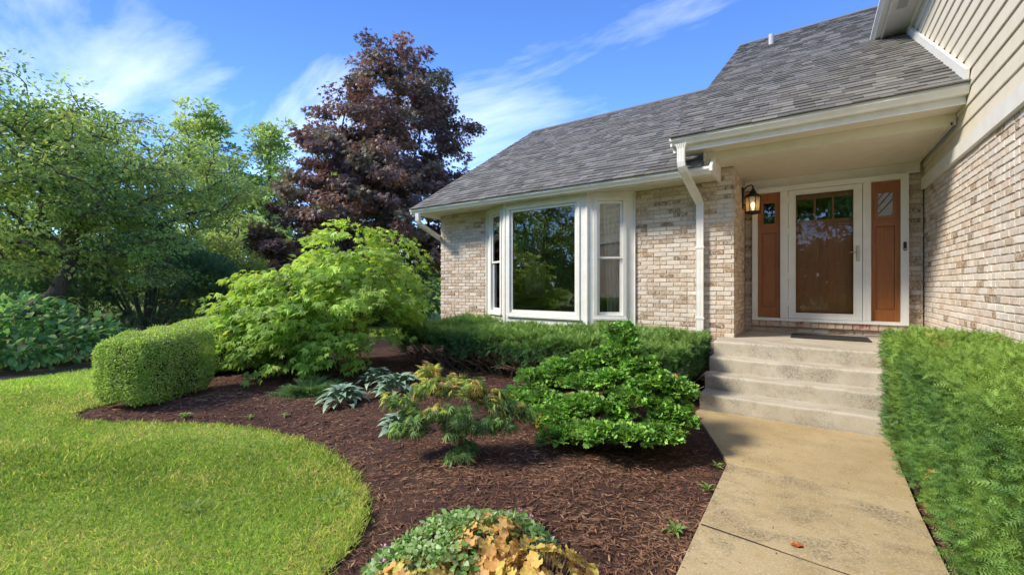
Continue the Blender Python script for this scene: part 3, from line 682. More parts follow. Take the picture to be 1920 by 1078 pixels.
curtain((-6.42,9.85),(-6.42,10.95),1.1,2.93,.03,9,lambda t,f:t,'sheer white curtain deep inside room, seen through the large bay pane')
curtain((-3.0,6.72),(-2.38,7.02),.66,2.95,.02,6,lambda t,f:(.20+.15*(1-f)**.7)+(.72-.15*(1-f)**.7)*t,'pale curtain behind narrow bay window beside the brick wall')
curtain((-5.35,7.02),(-4.75,6.72),.66,2.95,.02,6,lambda t,f:t*.35,'pale curtain behind narrow bay window nearest the house corner')

# ------------------------------------------------------------------ entrance
ent=Geo().ring(-.769,1.141,.884,3.02,-.692,1.057,.93,2.945,8.03,8.128).mk('door_frame',M['white'],house)
Geo().box(-.691,1.056,8.05,8.16,.886,.929).mk('threshold',M['dark'],ent)
for x0,x1 in ((-.38,-.273),(.643,.738)): Geo().cbox(x0,x1,8.035,8.15,.930,2.944,.006).box(x0+.03,x0+.042,8.030,8.0345,.931,2.943).mk('mullion',M['white'],ent)
def sidelight(x0,x1):
    o=Geo().box(x0,x1,8.13,8.15,.93,2.945).mk('sidelight',M['wood'],house); st=.07; w0,w1=x0+.075,x1-.07
    Geo().ring(x0+.001,x1-.001,.931,2.944,w0,w1,2.445,2.785,8.095,8.129).mk('sidelight_frame',M['wood'],o) if False else None
    Geo().ring(x0+.001,x1-.001,2.37,2.944,w0,w1,2.445,2.785,8.10,8.1295).mk('sidelight_frame',M['wood'],o)
    Geo().ring(w0-.03,w1+.03,2.415,2.815,w0+.004,w1-.004,2.449,2.781,8.088,8.0995).mk('moulding',M['wood'],o)
    Geo().ring(x0+.001,x1-.001,.931,2.369,x0+.055,x1-.055,1.10,2.30,8.10,8.1295).mk('panel_frame',M['wood'],o)
    Geo().cbox(x0+.058,x1-.058,8.122,8.1295,1.103,2.297,.002).mk('panel',M['wood'],o)
    Geo().box(w0+.001,w1-.001,8.108,8.113,2.446,2.784).mk('pane',M['sidepane'],o)
    return o
M['sidepane']=glass('sidelight_glass',(.40,.42,.40),1.3)
sidelight(-.691,-.381); sidelight(.739,1.056)
fd=Geo().box(-.271,.641,8.19,8.21,.93,2.944).mk('front_door',M['wood'],house)
Geo().ring(-.270,.640,2.40,2.943,-.155,.525,2.47,2.80,8.165,8.1895).mk('lite_rail',M['wood'],fd)
for x0,x1 in ((.058,.084),(.287,.313)): Geo().box(x0,x1,8.166,8.189,2.471,2.799).mk('muntin',M['wood'],fd)
for x0,x1 in ((-.154,.057),(.085,.286),(.314,.524)): Geo().box(x0,x1,8.18,8.185,2.471,2.799).mk('pane',M['sidepane'],fd)
Geo().cbox(-.20,.57,8.145,8.1645,2.36,2.41,.005).mk('shelf',M['wood'],fd)
Geo().ring(-.270,.185,.931,2.359,-.155,.145,1.13,2.29,8.165,8.1895).mk('panel_frame',M['wood'],fd); Geo().ring(.186,.640,.931,2.359,.226,.525,1.13,2.29,8.165,8.1895).mk('panel_frame',M['wood'],fd)
sdr=Geo().ring(-.268,.638,.934,2.940,-.173,.538,1.021,2.866,8.052,8.088).mk('storm_door',M['white'],house)
Geo().box(-.176,.541,8.066,8.071,1.018,2.869).mk('pane',M['storm'],sdr)
Geo().ring(-.19,.555,1.004,2.883,-.173,.538,1.021,2.866,8.046,8.0515).mk('glass_stop',M['white'],sdr)
for z_ in (1.12,1.55,2.25,2.75): Geo().box(-.285,-.258,8.028,8.0515,z_,z_+.10).mk('hinge',M['white'],sdr)
h=Geo(); h.cbox(.572,.605,8.038,8.0515,1.80,2.03,.005); h.tube([(.588,8.04,1.935),(.588,8.0,1.935)],.011,8); h.tube([(.595,7.998,1.935),(.53,7.992,1.937),(.488,7.998,1.934)],[.011,.009,.007],8); h.mk('handle',M['nickel'],sdr)
Geo().box(-1.0,1.4,9.4,9.5,.6,3.2).mk('hall_wall',M['room'],house)
# ------------------------------------------------------------------ steps
stp=thing('concrete_steps',(0,6,0),'weathered concrete front steps with four risers leading up to the door','steps')
def step_prof(y0,z0,z1,y1):
    n=4; pts=[(y0+.008,z0),(y0-.004,z1-.035)]
    for k in range(n+1):
        a=math.pi/2*k/n; pts.append((y0-.004+.022*(1-math.cos(a)),z1-.022+.022*math.sin(a)))
    return pts+[(y1,z1),(y1,z0)]
def lump(o,amp=.004):
    pass
ys=(5.40,5.70,6.00)
for k,y in enumerate(ys):
    g=Geo(); pr=step_prof(y,(-.12 if k==0 else .174*k+.001),.174*(k+1),y+.33 if k<2 else 6.32); xs=np.linspace(-1.06,1.30,42); n=len(pr)
    for x in xs:
        w=.004*math.sin(x*7+k)+.003*math.sin(x*19+2*k); g.v+=[(x,py+(w if i<7 else 0),pz+(.5*w if 1<i<n-2 else 0)) for i,(py,pz) in enumerate(pr)]
    for i in range(len(xs)-1):
        for j in range(n): q=i*n; g.f.append((q+j,q+n+j,q+n+(j+1)%n,q+(j+1)%n))
    g.f+=[tuple(range(n)),tuple(range(len(xs)*n-1,len(xs)*n-n-1,-1))]
    g.mk('step',M['steps'],stp,smooth=False)
g=Geo(); pr=step_prof(6.30,.523,.696,8.128); xs=np.linspace(-1.06,1.30,42); n=len(pr)
for x in xs:
    yb=8.128 if x>-.875 else 6.872
    w=.004*math.sin(x*6+1.3); g.v+=[(x,(yb if i>=n-2 else py+(w if i<7 else 0)),pz) for i,(py,pz) in enumerate(pr)]
for i in range(len(xs)-1):
    for j in range(n): q=i*n; g.f.append((q+j,q+n+j,q+n+(j+1)%n,q+(j+1)%n))
g.f+=[tuple(range(n)),tuple(range(len(xs)*n-1,len(xs)*n-n-1,-1))]
g.mk('landing',M['steps'],stp)
# doormat with holes pattern of raised ribs
mat_=thing('doormat',(.22,7.6,.697),'black ribbed rubber mat on the landing before the front door','doormat')
Geo().cbox(-.22,.68,7.32,7.90,.6975,.705,.003).mk('base',M['rubber'],mat_)
Geo().ring(-.22,.68,0,.58,-.185,.645,.035,.545,-.0145,-.0078).xf(Matrix(((1,0,0,0),(0,0,1,7.32),(0,-1,0,.6975),(0,0,0,1)))).mk('border',M['rubber'],mat_)
g=Geo()
for i in range(26):
    x=-.175+i*.0325; g.box(x,x+.014,7.365,7.855,.7052,.711)
g.mk('ribs',M['rubber'],mat_,'stuff')
# lantern on the return wall
lan=thing('wall_lantern',(-.75,7.78,2.6),'black caged lantern with lit bulb on the brick return beside the door','lantern')
c=(-.735,7.78,2.62)
Geo().cbox(-.884,-.868,7.72,7.84,2.68,3.02,.006).mk('back_plate',M['black'],lan)
Geo().tube([(-.868,7.78,2.98),(-.82,7.78,3.035),(-.76,7.78,3.05),(-.735,7.78,3.03),(-.735,7.78,2.985)],.011,8).tube([(-.868,7.78,2.75),(-.85,7.78,2.73),(-.84,7.78,2.74)],.008,6).mk('arm',M['black'],lan)
Geo().lathe([(.125,.225),(.13,.235),(.105,.262),(.06,.29),(.045,.31),(.05,.32),(.028,.335),(.03,.35),(.012,.365),(.016,.375),(.004,.40)],c,8).mk('cap',M['black'],lan,smooth=False)
Geo().lathe([(.03,-.045),(.115,-.02),(.122,-.008),(.115,.004),(.02,.006)],c,8).mk('base',M['black'],lan)
Geo().lathe([(.10,.006),(.112,.224)],c,8).mk('lamp_glass',M['lampglass'],lan)
for k in range(8):
    t=2*math.pi*(k+.5)/8; Geo().tube([(c[0]+.104*math.cos(t),c[1]+.104*math.sin(t),c[2]),(c[0]+.117*math.cos(t),c[1]+.117*math.sin(t),c[2]+.228)],.006,5).mk('bar',M['black'],lan)
Geo().lathe([(.012,.03),(.014,.06),(.026,.09),(.03,.115),(.022,.14),(.006,.155)],c,12).mk('bulb',M['bulb'],lan,smooth=True)
# door bell
db=thing('doorbell',(1.10,8.02,2.0),'slim black doorbell mounted on the white door frame','doorbell')
Geo().cbox(1.082,1.116,8.008,8.0295,1.93,2.06,.012).mk('body',M['black'],db); Geo().lathe([(.010,0),(.011,.002),(.007,.004)],(0,0,0),12).xf(Matrix.Translation((1.099,8.009,1.955))@Matrix.Rotation(math.radians(90),4,'X')).mk('button',M['nickel'],db)
Geo().lathe([(.008,0),(.009,.002),(.005,.003)],(0,0,0),12).xf(Matrix.Translation((1.099,8.009,2.035))@Matrix.Rotation(math.radians(90),4,'X')).mk('lens',M['dark'],db)

# ------------------------------------------------------------------ plants: leaf templates
T_LEAF=([(0,0,0),(.42,.27,.05),(1,0,-.10),(.42,-.27,.05)],[(0,2,1),(0,3,2)])
T_OVAL=([(0,0,0),(.22,.17,.03),(.22,-.17,.03),(.58,.22,.03),(.58,-.22,.03),(1,0,-.10),(.25,0,-.005),(.6,0,-.02)],[(0,6,1),(0,2,6),(1,6,7),(1,7,3),(2,7,6),(2,4,7),(3,7,5),(4,5,7)])
def t_palm(angs,lens,w,droop):
    V=[(0,0,0)];F=[]
    for a,l in zip(angs,lens):
        a=math.radians(a);c,s=math.cos(a),math.sin(a);n=len(V)
        V+=[(c*l*.45-s*w*l,s*l*.45+c*w*l,-droop*.15),(c*l,s*l,-droop*l),(c*l*.45+s*w*l,s*l*.45-c*w*l,-droop*.15)]; F+=[(0,n+1,n),(0,n+2,n+1)]
    return V,F
T_MAPLE=t_palm((0,38,-38,78,-78),(1,.92,.92,.62,.62),.17,.25)
T_LACE=t_palm((0,26,-26,54,-54,85,-85),(1,.95,.95,.8,.8,.55,.55),.07,.45)
def t_spray(n,l,w,ang,lift=.12):
    V=[];F=[]
    for i in range(n):
        for s in (1,-1):
            x=.08+.85*i/(n-1); a=math.radians(ang); ll=l*(1-.45*i/(n-1)); k=len(V)
            V+=[(x-w,0,0),(x+w,0,0),(x+math.cos(a)*ll,s*math.sin(a)*ll,lift*ll*(1 if i%2 else -.6))]; F.append((k,k+1,k+2) if s>0 else (k+1,k,k+2))
    k=len(V); V+=[(.0,-.015,0),(.0,.015,0),(1.12,0,.02)]; F.append((k,k+1,k+2))
    return V,F
T_YEW=t_spray(5,.42,.055,52); T_YEWC=t_spray(4,.5,.075,48); T_SPRUCE=t_spray(7,.24,.045,60,.5)
def t_fan(n=11,ruf=.13):
    V=[(0,0,0)];F=[]
    for i in range(n):
        a=math.radians(-105+210*i/(n-1)); r=(1.0 if i%2 else .74); V.append((.25+.75*r*math.cos(a),.72*r*math.sin(a),ruf*math.sin(i*2.2)+.22*(1-math.cos(a))*.5))
    F=[(0,i+2,i+1) for i in range(n-1)]; return V,F
T_FAN=t_fan()
T_BLADE=([(0,-.05,0),(0,.05,0),(.55,-.038,.04),(.55,.038,.04),(1,0,.22)],[(0,1,3),(0,3,2),(2,3,4)])
T_CHIP=([(-.5,0,0),(0,-.5,.0),(.5,0,.06),(0,.5,.0),(0,0,.07)],[(0,1,4),(1,2,4),(2,3,4),(3,0,4)])
def pick(n,pal,var=.16):
    pal=np.array(pal,float); c=pal[R.integers(0,len(pal),n)]; return np.clip(c*(1+R.normal(0,var,(n,1)))*(1+R.normal(0,.05,(n,3))),.004,.95)
def leaves(name,P,D,N,SZ,tpl,cols,mat,parent=None,wid=None,kind='stuff'):
    V,F=inst(P,D,N,SZ,tpl,wid); return npobj(name,V,F,mat,parent,kind,np.repeat(cols,len(tpl[0]),axis=0))

def skeleton(trunk,targets,jit=.10,seg=3,down=.6):
    """grow limbs from a trunk polyline to the target points; returns nodes, parents, weights"""
    nodes=[np.array(p,float) for p in trunk]; par=[-1]+list(range(len(trunk)-1))
    order=np.argsort([min(np.linalg.norm(t-n) for n in nodes) for t in targets]); ends=[]
    for k in order:
        t=targets[k]; A=np.array(nodes); d=np.linalg.norm(A-t,axis=1)+down*np.maximum(0,A[:,2]-t[2]+.15*np.linalg.norm(A[:,:2]-t[:2],axis=1)); d[0]+=3
        j=int(np.argmin(d)); a=nodes[j]; L=np.linalg.norm(t-a); prev=j
        for s in range(1,seg+1):
            f=s/seg; p=a+(t-a)*f+np.array([0,0,.12*L*math.sin(math.pi*f)])+R.normal(size=3)*jit*L*.35*(s<seg)
            nodes.append(p); par.append(prev); prev=len(nodes)-1
        ends.append(prev)
    w=np.zeros(len(nodes))
    for e in ends:
        while e>=0: w[e]+=1; e=par[e]
    return nodes,par,w
def limbs(name,nodes,par,w,rtip,mat,parent,expo=.46,n=6,minw=0,r0=None):
    V=[];F=[]
    rad=rtip*np.maximum(w,1)**expo
    if r0: rad=np.minimum(rad,r0)
    for i,p in enumerate(par):
        if p<0 or w[i]<minw: continue
        a,b=nodes[p],nodes[i]; d=unit(b-a); x=np.cross(d,[.2,.1,1.]) ; x=unit(x) if np.linalg.norm(x)>1e-3 else np.array([1.,0,0]); y=np.cross(d,x)
        ra=min(rad[p],rad[i]*1.35); rb=rad[i]; k=len(V); kk=n if rb>.02 else 4
        for q,r in ((a,ra),(b+d*rb*.4,rb)):
            for j in range(kk):
                t=2*math.pi*j/kk; V.append(q+r*(math.cos(t)*x+math.sin(t)*y))
        F+=[(k+j,k+(j+1)%kk,k+kk+(j+1)%kk,k+kk+j) for j in range(kk)]
    return mk(name,V,F,mat,parent,smooth=True)
def in_lobes(lobes,n,bias=.55):
    L=np.array(lobes,float); vol=L[:,3]*L[:,4]*L[:,5]; k=R.choice(len(L),n,p=vol**.8/np.sum(vol**.8)); u=rnd(n)*(R.random((n,1))**(bias/1.6))
    return L[k,:3]+u*L[k,3:], u
def tree(name,label,cat,base,lobes,trunk,ncl,lpc,size,tpl,pal,mat,rc,leafdroop=.35,rtip=.008,group=None,flatn=.5,bias=.55,seg=3,barkm='bark',up=.35,vcl=.13,minw=0):
    base=np.array(base,float); t=thing(name,tuple(base),label,cat,group)
    C,U=in_lobes(lobes,ncl,bias); C=C+base
    C=C[C[:,2]>base[2]+.12]; nc=len(C)
    nodes,par,w=skeleton([base+np.array(p) for p in trunk],C,seg=seg)
    limbs('trunk',nodes,par,w,rtip,M[barkm],t,minw=minw)
    n=nc*lpc; ci=np.repeat(np.arange(nc),lpc); ctr=base+np.array([0,0,np.mean([l[2] for l in lobes])])
    out=unit((C-ctr)*[1,1,.4])[ci]
    off=rnd(n)*(R.random((n,1))**.5)*np.array([rc,rc,rc*flatn])*(.7+.6*R.random((nc,1)))[ci]
    P=C[ci]+off
    Dv=unit(unit(off+1e-6)*.7+out*.6+R.normal(0,.45,(n,3))+[0,0,-leafdroop]); N=unit(out*.5+[0,0,up+.6]+R.normal(0,.55,(n,3)))
    cc=pick(nc,pal,vcl)[ci]; col=np.clip(cc*(1+R.normal(0,.14,(n,1))),.004,.95)
    leaves('crown',P,Dv,N,size*R.uniform(.65,1.25,n),tpl,col,mat,t)
    return t
G_MID=[(.22,.305,.085),(.26,.35,.095),(.19,.265,.08),(.31,.395,.12),(.24,.325,.115)]
G_LIME=[(.26,.335,.10),(.30,.375,.115),(.215,.29,.09),(.34,.405,.14)]
G_DEEP=[(.085,.16,.055),(.11,.195,.06),(.07,.135,.055)]
G_PURP=[(.082,.058,.05),(.10,.068,.056),(.125,.083,.062),(.066,.05,.046),(.10,.088,.052),(.15,.097,.068)]
# far trees beyond the lot
tree('poplar_tree','broadest of the three pale green trees far beyond the yard, behind the forked tree','tree',(-34.5,12.6,0),[(0,0,9.6,1.9,1.9,4.0),(.5,.8,7,2.2,2.2,3),(-.6,-.4,12.4,1.4,1.4,2.2),(0,.6,4.5,1.7,1.7,1.8)],[(0,0,0),(.1,0,3),(-.1,.1,6),(.1,0,9),(0,0,12)],150,85,.30,T_LEAF,G_LIME,M['leaf'],.75,rtip=.02,group='pale trees far beyond the yard')
tree('poplar_tree','narrow pale green tree far beyond the yard, its crown touching the purple maple','tree',(-31.8,15.2,0),[(0,0,9,1.7,1.7,3.9),(.4,-.5,6,2,2,2.5),(0,.2,12.2,1.2,1.2,2.0),(.5,.8,4,1.8,1.8,1.8)],[(0,0,0),(0,.1,3),(.1,0,6),(0,0,9),(0,0,12)],140,85,.30,T_LEAF,G_LIME,M['leaf'],.75,rtip=.02,group='pale trees far beyond the yard')
tree('poplar_tree','lower pale green tree far off, filling the gap below the purple crown','tree',(-29.5,20,0),[(0,0,8,2.6,2.6,3.6),(0,0,4.5,3,3,2.2)],[(0,0,0),(0,.1,3),(.1,0,6),(0,0,9)],110,80,.32,T_LEAF,G_LIME,M['leaf'],.9,rtip=.02,group='pale trees far beyond the yard')
for bx,by,h,wd,pal,lab in ((-22.5,8.6,6.0,2.6,G_LIME,'rounded light green tree in front of the two pale tall trees'),(-21.5,11.2,4.9,2.4,G_MID,'bushy green tree rising behind the bright green maple'),(-18.6,7.0,3.3,1.6,G_LIME,'low bright green bush between the dark yew and the maple'),(-26,4.6,7.2,3.4,G_MID,'green tree standing behind the forked tree above the dark yew'),(-25,-.5,6.6,3.6,G_MID,'green tree far behind the old spreading tree, leftmost of all'),(-30,8.5,6.5,3.2,G_LIME,'light green tree glimpsed between forked tree and tall pale trees'),(-17.2,13.2,3.0,2.2,G_DEEP,'dark green bush below the purple tree beside the house corner'),(-12.4,10.2,2.3,1.5,G_DEEP,'dark low bush tucked behind the house corner'),(-20.5,1.2,4.4,2.3,G_MID,'leafy tree filling the gap behind the leaning trunk'),(-21,-2.6,4.6,2.6,G_DEEP,'dusky green tree behind the broad-leaved shrub')):
    tree('garden_tree' if h>4 else 'garden_bush',lab,'tree' if h>4 else 'bush',(bx,by,0),[(0,0,h*.62,wd,wd,h*.36),(wd*.4,wd*.3,h*.42,wd*.8,wd*.8,h*.32),(-wd*.4,-wd*.3,h*.35,wd*.85,wd*.85,h*.3),(0,0,h*.2,wd,wd,h*.2)],[(0,0,0),(.1,0,h*.2),(0,.1,h*.4),(.1,0,h*.6)],int(60+wd*26),85,.17,T_LEAF,pal,M['leaf'],.55,rtip=.014,minw=2)
# a wood far behind everything, one mass
ang=np.radians(np.linspace(60,200,140)); P=[];
n=9000; a=R.uniform(math.radians(75),math.radians(190),n); rr=R.uniform(58,75,n); hh=(3.0+1.5*np.sin(a*9)+1.0*np.sin(a*23))*R.random(n)**.7*1.35
P=np.c_[rr*np.cos(a),rr*np.sin(a),hh]; 
leaves('distant_woods',P,rnd(n),unit(rnd(n)+[0,0,.6]),R.uniform(1.0,1.9,n),T_LEAF,pick(n,G_MID+G_LIME),M['leaf'])
# purple maple
tree('purple_maple','large dark purple maple towering behind the garden next to the house','tree',(-13.9,11.0,0),
     [(0,0,4.4,3.8,3.8,2.0),(.2,.2,6.2,3.3,3.3,2.0),(.4,.3,7.8,2.7,2.7,1.8),(.6,.4,9.2,1.8,1.8,1.5),(.2,.1,10.7,.9,.9,1.0),(1.5,1.0,9.6,.9,.9,1.0),(-.9,-.6,9.0,.9,.9,1.0),(-1.4,-1.1,5.4,1.9,1.9,1.5),(2.0,1.6,4.6,2.0,2.0,1.8),(0,0,2.7,3.2,3.2,1.3),(-2.0,-1.4,7.4,1.0,1.0,.9),(2.5,1.8,7.4,.9,.9,1.2)],
     [(0,0,0),(0,.05,1.5),(.1,0,3.2),(.1,.1,5),(.3,.2,7),(.5,.3,9),(.6,.4,10.6)],520,120,.13,T_MAPLE,G_PURP,M['purple'],.50,rtip=.012,bias=.42,leafdroop=.5)
tree('purple_shrub','smaller dark purple shrub at the foot of the purple maple','shrub',(-14.6,7.6,0),[(0,0,2.5,1.0,1.0,.9),(-.5,-.4,3.0,.6,.6,.5),(0,0,1.5,1,1,.9)],[(0,0,0),(0,.05,.8),(.1,0,1.8)],70,90,.13,T_MAPLE,G_PURP,M['purple'],.35,rtip=.012)
# forked tree and old spreading tree
tree('forked_tree','green tree with dark forking limbs rising above the dark yew','tree',(-17.9,4.7,0),
     [(0,0,5.2,2.6,2.6,1.5),(-.8,-1.2,6.2,1.5,1.5,.9),(.8,1.2,5.8,1.5,1.5,1.0),(0,.2,4.0,2.9,2.9,1.0),(1.6,1.8,4.6,1.2,1.2,.9),(-1.3,-1.6,4.6,1.4,1.4,1.2)],
     [(0,0,0),(.1,.05,1.5),(-.05,.1,2.8),(.1,0,3.8),(.25,.2,4.5)],240,70,.135,T_LEAF,G_MID,M['leaf'],.45,rtip=.013,bias=.5)
tree('spreading_tree','old spreading tree with leaning trunk behind the broad-leaved shrub','tree',(-13.6,.95,0),
     [(0,1.0,3.9,2.6,2.6,1.3),(1.0,2.1,3.3,1.6,1.6,1.0),(-1.4,.3,4.7,2.0,2.0,1.2),(-.6,1.8,4.9,1.7,1.7,.9),(1.6,1.4,2.5,1.3,1.5,.6),(.2,.6,3.2,1.6,1.6,1.0),(-2.2,1.2,4.4,1.7,1.7,1.4),(.3,.2,5.3,1.3,1.3,.7),(.5,.8,2.1,1.1,1.3,.55),(.7,1.9,2.0,1.2,1.3,.6),(1.7,2.4,1.8,.9,1.0,.5),(-1.4,.2,2.2,1.3,1.2,.7)],
     [(0,-.2,0),(.15,.1,.45),(.35,.5,.85),(.4,.95,1.25),(.25,1.2,1.9),(0,1.2,2.7)],500,66,.10,T_LEAF,G_MID+G_DEEP[:2],M['leaf'],.42,rtip=.0085,bias=.5,seg=4)
# trees across the street: only the window and door panes mirror them
for bx,by,h,wd,lab in ((-14.5,-11.5,9.5,3.8,'street tree mirrored in the bay window'),(-8,-14,10.5,4.2,'street tree mirrored in the bay glass beside another'),(-1.2,-13,11.0,4.2,'broad street tree mirrored in the storm door glass'),(3.2,-12.5,10.5,3.6,'street tree mirrored low in the storm door glass'),(7.5,-13,10.0,3.6,'street tree mirrored in the sidelight glass')):
    tree('street_tree',lab+' across the road','tree',(bx,by,0),[(0,0,h*.62,wd,wd,h*.36),(wd*.4,wd*.3,h*.42,wd*.8,wd*.8,h*.32),(-wd*.4,-wd*.3,h*.4,wd*.85,wd*.85,h*.3),(0,0,h*.16,wd*1.05,wd*1.05,h*.16)],[(0,0,0),(.1,0,h*.2),(0,.1,h*.4),(.1,0,h*.6)],150,62,.36,T_LEAF,G_MID,M['leaf'],.8,rtip=.018,minw=2,group='trees across the road')

# dark yew mass, needle sprays
def mound_pts(lobes,n):
    L=np.array(lobes,float); ar=(L[:,3]*L[:,4]+L[:,3]*L[:,5]+L[:,4]*L[:,5]); k=R.choice(len(L),n,p=ar/ar.sum()); u=rnd(n); P=L[k,:3]+u*L[k,3:]; Nn=unit(u/L[k,3:])
    ok=np.ones(n,bool)
    for i,l in enumerate(L): ok&=(k==i)|((((P-l[:3])/l[3:])**2).sum(1)>.9)
    return P[ok],Nn[ok]
yw=thing('dark_yew',(-16.4,4.3,0),'broad dark green yew standing in shade behind the clipped box hedge','yew')
lob=[(-16.6,4.1,1.2,1.7,1.8,1.7),(-16.0,5.3,1.0,1.4,1.4,1.5),(-16.6,3.0,.9,1.5,1.4,1.3),(-17.2,4.6,1.9,1.3,1.3,1.3)]
P,Nn=mound_pts(lob,26000); ok=P[:,2]>.02; P,Nn=P[ok],Nn[ok]; P=P-Nn*(R.random((len(P),1))**2*.45)+Nn*(.16*snoise(P,2.2))[:,None]
n=len(P); leaves('foliage',P,unit(Nn+rnd(n)*.6+[0,0,.25]),rnd(n),R.uniform(.14,.26,n),T_YEWC,pick(n,[(.05,.115,.065),(.065,.14,.07),(.04,.095,.06),(.085,.165,.07)]),M['needle'],yw)
g=Geo()
for k in range(14):
    a=k*2.4; g.tube([(-16.4+.2*math.cos(a),4.3+.2*math.sin(a),0),(-16.4+.7*math.cos(a),4.3+.7*math.sin(a),.9),(-16.4+1.1*math.cos(a),4.3+1.1*math.sin(a),1.7)],[.05,.035,.012],5)
g.mk('branches',M['bark'],yw,'stuff')

# ------------------------------------------------------------------ clipped hedges
def rbox_pts(c,hx,hy,hz,r,rot,n,bottom=False):
    """points and normals on a rounded box centred at c (z from 0)"""
    P=[];Nn=[]; faces=[(0,1,hy*hz),(0,-1,hy*hz),(1,1,hx*hz),(1,-1,hx*hz),(2,1,hx*hy)]
    H=np.array([hx,hy,hz]); tot=sum(f[2] for f in faces)
    for ax,sg,a in faces:
        k=int(n*a/tot); q=R.uniform(-1,1,(k,3))*H; q[:,ax]=sg*H[ax]; P.append(q)
    P=np.concatenate(P); core=np.clip(P,-(H-r),(H-r)); d=P-core; Nn=unit(d); P=core+Nn*r
    cs,sn=math.cos(rot),math.sin(rot); Rm=np.array([[cs,-sn,0],[sn,cs,0],[0,0,1]])
    return P@Rm.T+np.array(c)+[0,0,hz],Nn@Rm.T
def box_core(c,hx,hy,hz,r,rot,shrink,mat,parent):
    g=Geo(); g.cbox(-hx+shrink,hx-shrink,-hy+shrink,hy-shrink,.05,2*hz-shrink,min(r*.6,hx*.4)); g.xf(Matrix.Translation(c)@Matrix.Rotation(rot,4,'Z')); g.mk('inner_growth',mat,parent)
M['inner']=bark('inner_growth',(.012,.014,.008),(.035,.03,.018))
def box_hedge(c,hx,hy,hz,r,rot,n,label):
    t=thing('box_hedge',c,label,'hedge','clipped box hedges beside the lawn')
    P,Nn=rbox_pts(c,hx,hy,hz,r,rot,n); P=P-Nn*(R.random((len(P),1))**1.6*.09)+Nn*(.03*snoise(P,2.5)+.022*snoise(P,7)+.03*(R.random(len(P))**14))[:,None]
    ok=P[:,2]>.015; P,Nn=P[ok],Nn[ok]; n=len(P)
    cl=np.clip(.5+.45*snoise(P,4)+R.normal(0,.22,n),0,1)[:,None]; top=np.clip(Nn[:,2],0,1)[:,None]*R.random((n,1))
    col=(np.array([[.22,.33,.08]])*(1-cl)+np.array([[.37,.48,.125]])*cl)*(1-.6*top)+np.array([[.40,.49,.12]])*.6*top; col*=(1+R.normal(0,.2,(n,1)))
    bl=R.random(n)<.03*(1+3*(snoise(P,1.5)>.5)); col[bl]=[.36,.33,.22]
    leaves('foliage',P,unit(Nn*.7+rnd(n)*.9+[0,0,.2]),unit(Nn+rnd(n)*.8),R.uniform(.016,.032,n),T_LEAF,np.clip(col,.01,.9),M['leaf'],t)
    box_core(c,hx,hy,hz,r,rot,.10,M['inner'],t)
    g=Geo()
    for k in range(9):
        x,y=R.uniform(-hx*.6,hx*.6),R.uniform(-hy*.6,hy*.6); cs,sn=math.cos(rot),math.sin(rot); X,Y=c[0]+cs*x-sn*y,c[1]+sn*x+cs*y; g.tube([(X,Y,-.02),(X+.03,Y+.02,.2),(X+.06,Y-.02,.35)],[.014,.012,.008],5)
    g.mk('stems',M['twig'],t,'stuff')
box_hedge((-6.72,1.84,.02),.41,.52,.43,.22,math.radians(27),46000,'rounded clipped box hedge at the tip of the mulch bed, beside the lawn')
box_hedge((-8.35,3.35,.02),.62,.85,.43,.2,math.radians(42),42000,'clipped box hedge behind the rounded one, running under the maple')

def yew_pts(x0,x1,y0,y1,z0,z1f,z1b,dens,faces):
    """surface points of a hedge with a slightly uneven box shape"""
    P=[];Nn=[]
    def addf(k,fn,nv): 
        a,b=R.random(k),R.random(k); q=fn(a,b); P.append(q); Nn.append(np.tile(nv,(k,1)))
    zt=lambda Y: z1f+(z1b-z1f)*(Y-y0)/(y1-y0)
    if 't' in faces: addf(int(dens*(x1-x0)*(y1-y0)),lambda a,b:np.stack([x0+a*(x1-x0),y0+b*(y1-y0),zt(y0+b*(y1-y0))],1),[0,0,1.])
    if 'f' in faces: addf(int(dens*(x1-x0)*(z1f-z0)),lambda a,b:np.stack([x0+a*(x1-x0),np.full(len(a),y0),z0+b*(z1f-z0)],1),[0,-1.,0])
    if 'b' in faces: addf(int(dens*(x1-x0)*(z1b-z0)),lambda a,b:np.stack([x0+a*(x1-x0),np.full(len(a),y1),z0+b*(z1b-z0)],1),[0,1.,0])
    if 'l' in faces: addf(int(dens*(y1-y0)*(z1b-z0)),lambda a,b:np.stack([np.full(len(a),x0),y0+a*(y1-y0),z0+b*(zt(y0+a*(y1-y0))-z0)],1),[-1.,0,0])
    if 'r' in faces: addf(int(dens*(y1-y0)*(z1b-z0)),lambda a,b:np.stack([np.full(len(a),x1),y0+a*(y1-y0),z0+b*(zt(y0+a*(y1-y0))-z0)],1),[1.,0,0])
    P=np.concatenate(P);Nn=np.concatenate(Nn)
    # round the edges
    r=.14; lo=np.array([x0,y0,z0-9])+r; hi=np.array([x1,y1,0])-r; hiz=zt(P[:,1])-r
    core=np.stack([np.clip(P[:,0],lo[0],hi[0]),np.clip(P[:,1],lo[1],hi[1]),np.minimum(P[:,2],hiz)],1); d=P-core; L=np.linalg.norm(d,axis=1,keepdims=True); Nn=np.where(L>1e-4,d/np.maximum(L,1e-6),Nn); P=np.where(L>1e-4,core+Nn*r,P)
    return P,Nn
def tufts(P,Nn,k,inn,length,up,spread):
    n=len(P); ci=np.repeat(np.arange(n),k); m_=n*k
    Dv=unit(Nn[ci]*.75+rnd(m_)*spread+np.array([0,0,up])); return P[ci]-Nn[ci]*inn+rnd(m_)*.022,Dv,unit(rnd(m_)+Nn[ci]*.3),R.uniform(length*.6,length*1.25,m_),ci
